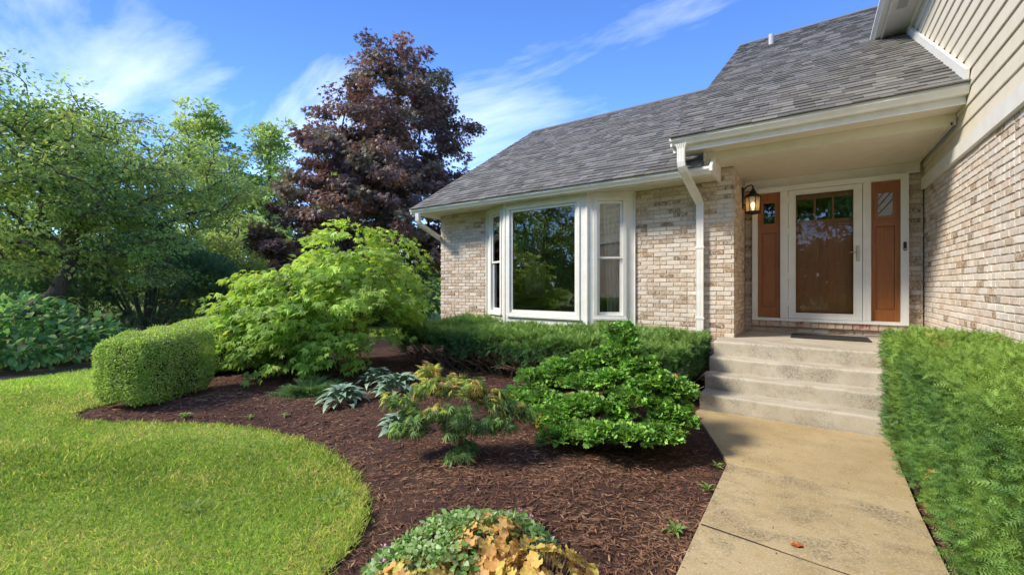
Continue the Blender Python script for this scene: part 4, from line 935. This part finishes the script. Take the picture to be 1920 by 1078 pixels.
# the hedge along the walk, close to the camera
yh=thing('yew_hedge',(.95,2.5,0),'tall clipped green yew hedge along the walk against the brick wing','hedge')
def walk_hedge(y0,y1,dens,k,sz):
    P,Nn=yew_pts(.60,1.27,y0,y1,.04,1.02,1.04,dens,'tl'+('b' if y1>5 else '')); n=len(P)
    P=P+Nn*(.025*snoise(P,3.2)+.018*snoise(P,9)-.13*R.random(n)**1.3+.04)[:,None]
    P[:,0]+= -.05*np.clip(P[:,2]-.2,0,.8)*(Nn[:,0]<-.5)+ .0
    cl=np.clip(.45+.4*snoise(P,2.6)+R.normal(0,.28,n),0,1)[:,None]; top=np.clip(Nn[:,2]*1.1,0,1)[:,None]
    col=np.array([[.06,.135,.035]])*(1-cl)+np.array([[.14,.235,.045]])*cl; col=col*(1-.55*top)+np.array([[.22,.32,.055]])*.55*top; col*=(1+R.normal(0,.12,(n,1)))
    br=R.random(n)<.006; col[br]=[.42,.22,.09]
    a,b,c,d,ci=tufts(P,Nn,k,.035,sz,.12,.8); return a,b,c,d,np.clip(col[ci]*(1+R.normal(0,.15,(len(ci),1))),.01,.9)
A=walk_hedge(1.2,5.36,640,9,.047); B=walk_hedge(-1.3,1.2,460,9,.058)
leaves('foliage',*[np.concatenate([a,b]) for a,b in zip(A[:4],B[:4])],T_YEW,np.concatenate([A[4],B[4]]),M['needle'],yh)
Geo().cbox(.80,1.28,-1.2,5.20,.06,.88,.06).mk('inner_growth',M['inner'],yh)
g=Geo()
for k in range(120):
    y=R.uniform(-1,5.3); x=R.uniform(.72,.8); g.tube([(x+.15,y,-.03),(x,y+R.uniform(-.1,.1),R.uniform(.2,.4)),(x-.07,y+R.uniform(-.25,.25),R.uniform(.5,.95))],[.012,.008,.004],4)
g.mk('stems',M['twig'],yh,'stuff')
# the hedge below the bay window
yb=thing('yew_hedge',(-3.5,5.9,0),'low dark yew hedge with bare twigs beneath, under the bay window','hedge')
P,Nn=yew_pts(-5.95,-1.13,5.02,6.82,.34,.75,.82,430,'tflr'); n=len(P)
front=(Nn[:,1]<-.4)
P=P+Nn*(.06*snoise(P,2.4)+.03*snoise(P,6)-.10*R.random(n)**1.4)[:,None]; P[:,2]+=front*(.10*snoise(P*[1,0,0],2.5)-.02)
keep=~(front&(P[:,2]<.40+.12*snoise(P*[1,0,0]+7,3))&(R.random(n)<.8)); P,Nn=P[keep],Nn[keep]; n=len(P)
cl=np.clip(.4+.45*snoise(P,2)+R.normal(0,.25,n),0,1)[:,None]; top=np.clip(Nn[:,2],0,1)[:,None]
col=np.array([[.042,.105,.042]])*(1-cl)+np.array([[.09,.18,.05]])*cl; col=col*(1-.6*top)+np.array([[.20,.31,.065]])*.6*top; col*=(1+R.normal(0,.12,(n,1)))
a_,b_,c_,d_,ci=tufts(P,Nn,8,.04,.08,.1,.8)
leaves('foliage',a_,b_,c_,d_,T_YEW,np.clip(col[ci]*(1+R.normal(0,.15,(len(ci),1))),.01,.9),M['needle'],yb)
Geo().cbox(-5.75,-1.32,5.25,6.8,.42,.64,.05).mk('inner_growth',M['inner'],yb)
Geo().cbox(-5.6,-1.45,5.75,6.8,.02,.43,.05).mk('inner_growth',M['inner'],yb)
g=Geo()
for k in range(420):
    x=R.uniform(-5.9,-1.2); y=R.uniform(5.35,5.75); dx=R.uniform(-.5,.5)
    g.tube([(x,y,-.02),(x+dx*.4,y-.12,R.uniform(.1,.22)),(x+dx,R.uniform(5.0,5.2),R.uniform(.22,.52))],[.011,.008,.004],4)
g.mk('branches',M['twig'],yb,'stuff')

# ------------------------------------------------------------------ the bright green maple
mp_=thing('green_maple',(-6.27,4.25,0),'bright green low maple with drooping layered leaves before the house corner','maple')
base=np.array([-6.27,4.25,0.0])
lobm=[(-.12,-.08,1.15,1.5,1.5,.75),(.2,.3,1.65,1.1,1.1,.62),(-.55,-.45,1.25,1.1,1.1,.75),(.15,.15,2.1,.75,.75,.42),(-.95,-.85,1.0,.75,.75,.55),(.65,.4,1.45,.65,.65,.55),(-.55,-.4,2.05,.3,.3,.22),(.0,.1,2.35,.3,.3,.2),(-1.25,-1.1,1.25,.4,.4,.3),(.0,-1.0,.5,.65,.5,.3),(-.45,-1.15,.55,.7,.5,.32),(-1.1,-1.15,.75,.5,.5,.35),(.1,-.6,.45,.8,.6,.3),(.45,-.55,.85,.95,.95,.5),(-.25,-.95,.75,.8,.7,.42)]
C,U=in_lobes(lobm,320,.28); C=C+base; C=C[C[:,2]>.2]; nc=len(C)
nodes,par,w=skeleton([base+np.array(p) for p in ((0,0,0),(.02,.02,.25),(.0,.05,.5),(.08,.06,.8))],C,seg=4,jit=.16); limbs('trunk',nodes,par,w,.0042,M['twig'],mp_,n=6)
lp=36; n=nc*lp; ci=np.repeat(np.arange(nc),lp); out=unit((C-(base+[0,0,.9]))*[1,1,.25])[ci]; off=rnd(n)*(R.random((n,1))**.5)*[.30,.30,.10]; off[:,2]-=.30*np.clip((off*out).sum(1),0,1); P=C[ci]+off; P[:,2]=np.maximum(P[:,2],.05)
Dv=unit(out*.75+R.normal(0,.38,(n,3))+[0,0,-.55]); N=unit(out*.35+[0,0,1.0]+R.normal(0,.38,(n,3)))
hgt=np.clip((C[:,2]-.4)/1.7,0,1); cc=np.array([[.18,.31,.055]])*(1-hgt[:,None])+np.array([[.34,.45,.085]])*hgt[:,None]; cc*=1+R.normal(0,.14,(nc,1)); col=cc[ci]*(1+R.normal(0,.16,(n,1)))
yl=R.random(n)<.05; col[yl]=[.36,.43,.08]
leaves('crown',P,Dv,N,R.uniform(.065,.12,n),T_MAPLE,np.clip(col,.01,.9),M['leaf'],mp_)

# ------------------------------------------------------------------ shrubs and perennials of the bed
hn=thing('hinoki_cypress',(-1.62,3.85,0),'bright green dwarf cypress with ruffled fan foliage in front of the steps','cypress')
b0=np.array([-1.62,3.85,0.0])
lobh=[(.08,.25,.94,.09,.09,.14),(.12,.22,.84,.13,.13,.09),(-.02,.24,.72,.15,.15,.07),(.26,.16,.70,.14,.14,.07),(-.24,.14,.66,.15,.15,.08),(-.46,.0,.58,.15,.15,.09),(-.66,-.16,.47,.14,.14,.10),(-.74,-.32,.30,.14,.14,.10),(-.50,-.30,.34,.16,.15,.07),(-.20,-.06,.50,.17,.16,.06),(.06,.0,.56,.16,.15,.06),(.42,.10,.56,.16,.16,.08),(.58,.24,.48,.16,.15,.08),(.56,.06,.36,.17,.16,.06),(.30,-.08,.43,.16,.15,.06),(-.30,-.46,.24,.17,.15,.09),(-.04,-.34,.38,.16,.15,.06),(-.12,-.58,.16,.18,.15,.06),(.16,-.54,.22,.17,.15,.06),(.40,-.40,.20,.17,.15,.05),(.58,-.14,.20,.16,.15,.05),(.16,-.22,.30,.15,.14,.05),(-.15,.45,.55,.26,.26,.15),(.66,.02,.28,.12,.12,.06),(-.60,.12,.36,.18,.18,.10)]
Cs=[];Us=[]
for l in lobh:
    l=(l[0],l[1],l[2],l[3]*1.25,l[4]*1.25,l[5]*1.55)
    k=int(6+95*l[3]*l[4]/.1); u=rnd(k); u[:,2]=np.abs(u[:,2])*1.0-.15; Cs.append(np.array(l[:3])+u*np.array(l[3:])*(.55+.45*R.random((k,1)))); Us.append(unit(u))
C=np.concatenate(Cs)+b0; U=np.concatenate(Us); ok=C[:,2]>.08; C,U=C[ok],U[ok]; nc=len(C)
nodes,par,w=skeleton([b0+np.array(p) for p in ((0,0,-.02),(.02,.03,.15),(.0,.08,.32),(.05,.15,.55),(.08,.2,.8))],C,seg=3,jit=.2); limbs('trunk',nodes,par,w,.003,M['twig'],hn,n=5)
lp=24; n=nc*lp; ci=np.repeat(np.arange(nc),lp); off=rnd(n)*(R.random((n,1))**.5)*[.075,.075,.042]; P=C[ci]+off; out=unit(U*[1,1,.6]+[0,0,.15])[ci]
Dv=unit(out*.8+unit(off)*.5+R.normal(0,.35,(n,3))+[0,0,.15]); N=unit([0,0,1.0]+out*.3+R.normal(0,.4,(n,3)))
cc=pick(nc,[(.12,.25,.05),(.15,.30,.055),(.19,.345,.06),(.10,.21,.05)],.12)[ci]*(1+R.normal(0,.18,(n,1))); rs=np.clip(off[:,2:3]*6+.3,0,1); cc=cc*(1-.3*rs)+np.array([[.27,.42,.075]])*.3*rs
dead=np.repeat(R.random(nc)<.018,lp)&(R.random(n)<.5); cc[dead]=[.40,.17,.06]
leaves('foliage',P,Dv,N,R.uniform(.024,.045,n),T_FAN,np.clip(cc,.01,.9),M['needle'],hn)
# laceleaf maple
lm=thing('laceleaf_maple',(-2.33,2.6,0),'small yellow-tipped laceleaf maple growing in the middle of the mulch','maple')
b0=np.array([-2.33,2.6,0.0]); rt=np.array([.82,.57,0]); fw=np.array([-.57,.82,0])
cl=[(-.42,0,.50),(-.33,.05,.60),(-.22,-.05,.66),(-.25,.1,.70),(-.10,0,.62),(-.05,.1,.66),(.05,-.02,.60),(.12,.08,.63),(-.42,.1,.40),(-.30,-.1,.42),(-.15,-.12,.48),(.0,-.12,.48),(.05,-.15,.42),(.22,0,.50),(.32,.05,.56),(.38,0,.48),(.45,.05,.45),(.28,-.08,.40),(.36,-.05,.36),(.22,-.05,.34),(-.12,.05,.38),(-.48,.0,.30),(-.36,.02,.28),(.12,-.1,.36),(-.05,-.05,.30),(.0,.0,.08),(.03,-.04,.12),(-.04,-.03,.07),(.05,.03,.15),(-.28,.12,.74),(.15,.1,.55),(-.55,.02,.52),(.52,0,.42)]
C=np.array([b0+rt*a+fw*b+[0,0,c_] for a,b,c_ in cl]); nc=len(C)
nodes,par,w=skeleton([b0+np.array(p) for p in ((0,0,-.02),(.0,.0,.08),(-.01,.01,.16),(.0,.02,.24))],C,seg=4,jit=.2); limbs('trunk',nodes,par,w,.0035,M['twig'],lm,n=5)
lp=44; n=nc*lp; ci=np.repeat(np.arange(nc),lp); out=unit((C-(b0+[0,0,.35]))*[1,1,.3])[ci]; off=rnd(n)*(R.random((n,1))**.5)*[.10,.10,.06]; P=C[ci]+off
Dv=unit(out*.5+R.normal(0,.5,(n,3))+[0,0,-.55]); N=unit([0,0,1.0]+out*.4+R.normal(0,.4,(n,3)))
yv=np.clip((C[:,2]-.42)/.26,0,1)[ci]*np.clip(.65+off[:,2]*9,0,1); yv=np.where(R.random(n)<yv,1,0)[:,None]; cc=pick(n,[(.15,.25,.09),(.19,.29,.11),(.12,.20,.085),(.23,.33,.13)])*(1-yv)+pick(n,[(.42,.42,.11),(.48,.40,.12),(.36,.40,.10),(.52,.34,.16)])*yv
leaves('foliage',P,Dv,N,R.uniform(.05,.088,n),T_LACE,np.clip(cc,.01,.9),M['leaf'],lm)
# lungworts, every leaf an object
def arch_leaf(name,l,w,arch,fold,mat,nseg=6,ruf=0.0,tipw=.1):
    V=[];F=[]
    for i in range(nseg+1):
        t=i/nseg; x=l*(t-.18*arch*t*t); zz=l*arch*(.9*t-1.15*t*t); hw=w*max(tipw*(t<.1),math.sin(math.pi*min(1,.06+.94*t)**.85)) if i<nseg else .001
        rf=ruf*math.sin(i*2.4)
        V+=[(x,-hw,zz+fold*hw+rf),(x,0,zz),(x,hw,zz+fold*hw-rf)]
    for i in range(nseg):
        a=3*i; F+=[(a,a+1,a+4,a+3),(a+1,a+2,a+5,a+4)]
    return mesh(name,V,F,mat,smooth=True)
LW=[arch_leaf('leaf',.19,.046,.9,.25,M['lung']),arch_leaf('leaf',.17,.042,.7,.2,M['lung']),arch_leaf('leaf',.21,.044,1.1,.25,M['lung'])]
def rosette(name,label,cat,c,n,meshes,rad,spread,group,tilt=(.15,1.1),lift=.0,scale=(.8,1.15)):
    t=thing(name,c,label,cat,group)
    for k in range(n):
        a=k*2.39996+R.uniform(-.3,.3); f=(k+.5)/n; el=tilt[1]-(tilt[1]-tilt[0])*f; s=R.uniform(*scale)
        o=bpy.data.objects.new('leaf',meshes[k%len(meshes)])
        r=rad*f**.7; o.matrix_world=Matrix.Translation((c[0]+r*math.cos(a)*spread[0],c[1]+r*math.sin(a)*spread[1],c[2]+lift*(1-f**2)+.01))@Matrix.Rotation(a,4,'Z')@Matrix.Rotation(-el,4,'Y')@Matrix.Rotation(R.uniform(-.35,.35),4,'X')@Matrix.Scale(s,4)
        link(o,t)
    return t
GL='silver-spotted lungwort clumps'
rosette('lungwort','silver-spotted lungwort clump nearest the lawn edge, beside the low spruce','plant',(-4.55,3.02,.03),58,LW,.16,(1,1),GL,lift=.10)
rosette('lungwort','widest silver-spotted lungwort clump, behind the laceleaf maple','plant',(-4.32,3.66,.03),70,LW,.22,(1.15,1),GL,lift=.14,scale=(.95,1.3))
rosette('lungwort','shaded lungwort clump half under the green maple','plant',(-5.0,3.85,.03),50,LW,.18,(1,1),GL,lift=.12)
rosette('lungwort','smallest lungwort clump touching the laceleaf maple','plant',(-3.28,2.80,.03),38,LW,.10,(1,1),GL,lift=.06,scale=(.75,1.0))
# spreading spruce
sp=thing('spreading_spruce',(-5.4,3.05,0),'low spreading spruce in the mulch beside a lungwort clump','spruce')
g=Geo(); Ps=[];Ds=[];b0=np.array([-5.4,3.1,.04])
for k in range(95):
    a=R.uniform(0,6.28); L=R.uniform(.28,.60)*(1-.25*abs(math.sin(a))); el=R.uniform(.08,.62); d=np.array([math.cos(a)*math.cos(el),math.sin(a)*math.cos(el),math.sin(el)]); pts=[b0+d*L*t+np.array([0,0,-.16*t*t*L*2]) for t in (0,.35,.7,1)]
    for p in pts: p[2]=max(p[2],.04)
    g.tube(pts,[.007,.005,.004,.002],4)
    for t in np.linspace(.2,1,11):
        p=b0+d*L*t+np.array([0,0,-.32*t*t*L]); p[2]=max(p[2],.04)
        for s in (-1,0,1):
            dd=unit(d+s*.75*np.array([-math.sin(a),math.cos(a),0])+[0,0,-.1]); Ps.append(p); Ds.append(dd)
g.mk('branches',M['twig'],sp,'stuff'); Ps=np.array(Ps);Ds=np.array(Ds);n=len(Ps)
leaves('foliage',Ps,Ds+rnd(n)*.2,unit(rnd(n)*.5+[0,0,1]),R.uniform(.07,.13,n),T_SPRUCE,pick(n,[(.08,.16,.055),(.11,.20,.06),(.06,.13,.055),(.15,.25,.07)]),M['needle'],sp)
# dead nettle mound with pink flowers
dn=thing('dead_nettle',(-1.55,1.65,0),'green dead nettle mound with small pink flowers beside the coral bells','plant')
c0=np.array([-1.47,1.68,0]); ax=unit(np.array([.45,.75,0])); sd_=np.array([ax[1],-ax[0],0])
n=3000; a=R.uniform(0,6.28,n); rr=np.sqrt(R.random(n)); hgt=.21*(1-rr**2.4)*R.uniform(.55,1.05,n)+.015; P=c0+ax*(rr*np.cos(a)*.52)[:,None]+sd_*(rr*np.sin(a)*.34)[:,None]; P[:,2]=hgt+.02*snoise(P,9)
radial=unit(P-c0-[0,0,-.15]); Dv=unit(radial*[1,1,.2]+rnd(n)*.8+[0,0,-.15]); N=unit(radial+rnd(n)*.5+[0,0,.5])
leaves('foliage',P,Dv,N,R.uniform(.022,.042,n),T_OVAL,pick(n,[(.17,.29,.08),(.23,.36,.12),(.13,.24,.07),(.36,.46,.26)]),M['leaf'],dn,wid=1.5)
for k in range(11):
    i=int(R.integers(0,n)) if k>4 else [int(np.argmin(np.linalg.norm(P[:,:2]-q,axis=1))) for q in ((-1.30,2.02),(-1.36,1.93),(-1.50,2.1),(-1.62,2.05),(-1.72,1.95))][k]
    q=P[i]+[0,0,.03]; m_=14; u=unit(rnd(m_)+[0,0,.5]); V,F=inst(q+u*.008,u,rnd(m_),.018,T_OVAL); npobj('flower',V,F,M['flower'],dn)
g=Geo()
for k in range(60):
    i=int(R.integers(0,n)); q=P[i]; g.tube([(q[0]*.9+c0[0]*.1,q[1]*.9+c0[1]*.1,0),tuple(q)],.003,4)
g.mk('stems',M['twig'],dn,'stuff')
# coral bells, every leaf an object
def lobed_leaf(r,mat,seed):
    rg=np.random.default_rng(seed); V=[(0,0,0)];F=[]; n=15; cup=rg.uniform(.15,.4)
    for ring,(f) in enumerate((.55,1.0)):
        for i in range(n):
            a=math.radians(-158+316*i/(n-1)); lob=1-.16*abs(math.sin(a*2.5)) if ring else 1; x=r*f*lob*(.86*math.cos(a))+r*.25; y=r*f*lob*math.sin(a); V.append((x,y,cup*r*f*f*.6-.10*r*(x/r)**2+(.16*r*math.sin(i*2.1+seed) if ring else 0)))
    for i in range(n-1): F+=[(0,1+i,2+i),(1+i,1+n+i,2+n+i,2+i)]
    return mesh('leaf',V,F,mat,smooth=True)
def coral(label,c,n,mats,rad,h,seed,size):
    t=thing('coral_bells',c,label,'plant','coral bells at the walk end of the bed')
    ms=[lobed_leaf(size,M[mats],seed+i) for i in range(5)]; st=Geo()
    for k in range(n):
        a=k*2.39996; f=math.sqrt((k+.5)/n); r=rad*f; zc=h*(1-.55*f*f)*R.uniform(.7,1.08); q=Vector((c[0]+r*math.cos(a)+R.uniform(-.03,.03),c[1]+r*math.sin(a)+R.uniform(-.03,.03),c[2]+zc))
        o=bpy.data.objects.new('leaf',ms[k%5]); tl=.15+.75*f+R.uniform(-.25,.3)
        o.matrix_world=Matrix.Translation(q)@Matrix.Rotation(a+R.uniform(-.5,.5),4,'Z')@Matrix.Rotation(tl,4,'Y')@Matrix.Rotation(R.uniform(-.3,.3),4,'X')@Matrix.Scale(R.uniform(.7,1.2),4); link(o,t)
        st.tube([(c[0]+.25*r*math.cos(a),c[1]+.25*r*math.sin(a),0),tuple(q)],.0025,4)
    st.mk('stems',M['twig'],t,'stuff')
coral('orange coral bells growing out of the dead nettle mound',(-1.33,1.70,0),95,'coralA',.20,.27,3,.036)
coral('yellow coral bells clump closest to the walk',(-.98,1.66,0),120,'coralB',.26,.23,40,.040)
coral('orange-yellow coral bells clump along the bottom of the dead nettle',(-1.42,1.28,0),80,'coralB',.24,.21,80,.037)
# broad-leaved shrub on the far side of the lawn
bs=thing('broadleaf_shrub',(-11.4,1.5,0),'broad-leaved green shrub at the far lawn edge under the spreading tree','shrub')
BL=[]
for i in range(4): BL.append(arch_leaf('leaf',.22,.065,.35+.2*i,.25,M['broad'],nseg=4))
lobs=[(-11.5,.75,.55,.7,.75,.55),(-11.2,1.9,.45,.6,.7,.45),(-11.7,1.3,.85,.6,.7,.45),(-11.9,.1,.6,.7,.7,.6),(-10.9,1.2,.3,.4,.6,.3),(-11.2,2.5,.3,.4,.5,.3)]
P,Nn=mound_pts(lobs,520); ok=(P[:,2]>.1)&(Nn[:,0]>-.35); P,Nn=P[ok],Nn[ok]; o_=np.argsort(-Nn[:,0]-.4*Nn[:,2]); P,Nn=P[o_],Nn[o_]; g=Geo()
for k in range(min(292,len(P))):
    a=math.atan2(Nn[k,1],Nn[k,0])+R.uniform(-.7,.7); o=bpy.data.objects.new('leaf',BL[k%4]); tl=R.uniform(.0,.75)-.4*Nn[k,2]
    o.matrix_world=Matrix.Translation(P[k]+Nn[k]*R.uniform(-.05,.06))@Matrix.Rotation(a,4,'Z')@Matrix.Rotation(tl,4,'Y')@Matrix.Rotation(R.uniform(-.4,.4),4,'X')@Matrix.Scale(R.uniform(.5,.9),4); link(o,bs)
P2_,N2=mound_pts(lobs,4200); ok=P2_[:,2]>.05; P2_,N2=P2_[ok],N2[ok]; P2_=P2_-N2*R.uniform(.02,.30,(len(P2_),1)); n=len(P2_)
leaves('inner_leaves',P2_,unit(N2+rnd(n)*.6+[0,0,-.3]),unit(N2*.5+rnd(n)*.4+[0,0,.7]),R.uniform(.09,.19,n),T_OVAL,pick(n,[(.12,.24,.09),(.15,.29,.10),(.19,.34,.12)]),M['leaf'],bs,wid=1.35)
for k in range(40):
    a=R.uniform(0,6.28); g.tube([(-11.5+.2*math.cos(a),1.2+.4*math.sin(a),0),(-11.4+.4*math.cos(a),1.2+.7*math.sin(a),.45),(-11.3+.7*math.cos(a),1.2+1.3*math.sin(a),R.uniform(.4,1.1))],[.014,.01,.005],5)
g.mk('branches',M['twig'],bs,'stuff')
# weeds
M['weed']=rand_leaf('weed_leaf',[(.05,(.17,.28,.06)),(.5,(.24,.35,.09)),(.95,(.32,.42,.14))],.4,.5)
WL=[arch_leaf('leaf',.075,.009,.7,.3,M['weed'],nseg=4),arch_leaf('leaf',.06,.011,.6,.3,M['weed'],nseg=4)]
WB=[arch_leaf('leaf',.10,.02,.6,.3,M['weed'],nseg=4),arch_leaf('leaf',.08,.018,.8,.3,M['weed'],nseg=4)]
GW='weeds sprouting in the bed and lawn'
for lab,x,y,n,ms,rad in (('largest weed in the mulch beside the walk, near the lower edge',-.66,2.66,13,WL,.02),('weed at the walk edge halfway to the steps',-.60,3.33,10,WL,.015),('tiny weed by the bend of the walk',-.62,3.80,6,WL,.01),('broad weed on the lawn rim by the mulch',-2.60,1.66,14,WL,.10),('pale weed in the middle of the lawn',-3.25,1.08,9,WL,.04),('small weed in mulch near the box hedge',-5.05,2.20,7,WL,.01),('small weed in mulch between lawn and lungwort',-4.75,2.42,6,WL,.01),('tall weed at the foot of the yew hedge twigs',-4.02,4.88,12,WB,.03),('small weed in front of the box hedge tip',-5.62,1.78,7,WB,.02)):
    rosette('weed',lab,'weed',(x,y,float(bed_z([x],[y])[0]) if inpoly(np.array([[x,y]]),HOLE)[0] else .01),n,ms,rad,(1,1),GW,tilt=(.1,1.0),scale=(.8,1.3))
# fallen leaf
fl=mesh('fallen_leaf',[(0,0,.006),(.03,.022,.010),(.045,.006,.006),(.055,.02,.011),(.07,0,.004),(.05,-.018,.012),(.03,-.022,.007),(.012,-.012,.010),(.035,0,.004)],[(8,0,1),(8,1,2),(8,2,3),(8,3,4),(8,4,5),(8,5,6),(8,6,7),(8,7,0)],M['redleaf'])
o=bpy.data.objects.new('fallen_leaf',fl); o.location=(-.09,2.84,.002); o.rotation_euler=(0,0,.4); COL.objects.link(o); tag(o,'fallen rust-red leaf lying on the concrete walk','leaf')

# ------------------------------------------------------------------ mulch shreds and grass
fwd=np.array([-.5714,.8207]); rgt=np.array([.8207,.5714])
def scatter(n,t0,t1,ulo,uhi,pw=1.0):
    """ground points spread over a wide wedge in front of the house, thinner with distance"""
    t=(t0**pw+(t1**pw-t0**pw)*R.random(n))**(1/pw); u=R.uniform(ulo,uhi,n); return (t[:,None]*fwd+(t*u)[:,None]*rgt)
Q=scatter(150000,1.0,8.5,-1.5,1.05,.9); ok=inpoly(Q,HOLE)&(dline(Q,EDGE)>.02)&(Q[:,1]<6.6)&(Q[:,0]>-10)&~((Q[:,0]>-.56)&(Q[:,0]<.6)&(Q[:,1]<5.4))&~((Q[:,0]>-1.08)&(Q[:,1]>3.88)&(Q[:,0]-(-.545)>(Q[:,1]-3.88)*(-.343)))
Q=Q[ok][:95000]; nb=len(Q); Qw=np.c_[np.where(R.random(150)<.7,-.545+R.random(150)**2*.35,R.uniform(-.5,.55,150)),R.uniform(1.2,5.2,150)]; Q=np.concatenate([Q,Qw]); n=len(Q); P=np.c_[Q,np.where(np.arange(n)<nb,bed_z(Q[:,0],Q[:,1])+R.uniform(0,.012,n),.003)]; dist=np.linalg.norm(Q,axis=1)
a=R.uniform(0,6.28,n); D_=np.c_[np.cos(a),np.sin(a),R.normal(0,.16,n)]; dry=np.clip(.15+.7*snoise(P,1.6)+R.normal(0,.3,n),0,1)
for cxy,rr in (((-2.35,2.35),.6),((-1.55,3.25),.85),((-6.3,2.2),.6),((-5.0,4.3),1.0)): dry=np.maximum(dry,np.clip(1.25-np.linalg.norm(Q-np.array(cxy),axis=1)/rr+R.normal(0,.25,n),0,1))
col=pick(n,[(.105,.042,.030),(.135,.056,.040),(.08,.034,.026),(.17,.08,.055)],.25)*(1-.9*dry[:,None])+pick(n,[(.27,.145,.08),(.21,.105,.06),(.33,.19,.115)],.25)*.9*dry[:,None]
lt=R.random(n)<.025; col[lt]=[.46,.31,.20]
sz=R.uniform(.02,.065,n)*(1+.05*dist); sz[nb:]*=.45; D_[nb:,2]=0
leaves('mulch_shreds',P,D_,unit(np.c_[R.normal(0,.25,(n,2)),np.ones(n)]),sz,T_CHIP,np.clip(col,.005,.8),M['chip'],wid=R.uniform(.07,.18,n))
bpy.data.objects['mulch_shreds']['kind']='stuff'
Q=np.concatenate([scatter(420000,1.3,15,-1.55,.1,.75),np.c_[R.uniform(-11,-2,70000),R.uniform(-3,1.2,70000)]]); ok=~inpoly(Q,HOLE)&~inpoly(Q,LBED); Q=Q[ok]; 
E2=np.array(EDGE); k=R.integers(0,len(E2)-1,9000); f=R.random((9000,1)); Qe=E2[k]*(1-f)+E2[k+1]*f+R.normal(0,.03,(9000,2)); Q=np.concatenate([Q,Qe[Qe[:,0]>-8]])
n=len(Q); dist=np.linalg.norm(Q,axis=1); P=np.c_[Q,np.full(n,-.002)]; de=dline(Q,EDGE[:150])
pn=np.clip(.5+.5*snoise(P,.9),0,1); dr=np.clip(.14+.5*np.clip(snoise(P,2.6)*1.6-.5,0,1)+.4*np.clip(snoise(P+3,.8)*1.5-.6,0,1)+.55*np.exp(-de/.10)*(Q[:,0]>-2.9)+.25*np.exp(-de/.3),0,.85)
col=pick(n,[(.21,.325,.055),(.25,.36,.06),(.17,.285,.05),(.30,.385,.08)],.16)*(.72+.5*pn[:,None]); isd=R.random(n)<dr*.55; col[isd]=pick(int(isd.sum()),[(.46,.41,.17),(.42,.35,.16),(.40,.40,.11)],.15)
lean=R.normal(0,.62,(n,3)); D_=unit(np.c_[lean[:,:2],np.ones(n)*.7]); N=unit(np.c_[R.normal(size=(n,2)),R.normal(0,.2,n)])
leaves('grass',P,D_,N,R.uniform(.022,.050,n)*(1+.02*dist)*(1+.25*snoise(P,1.7)),T_BLADE,np.clip(col,.01,.9),M['grass'],wid=R.uniform(.7,1.25,n)*(.8+.13*dist))
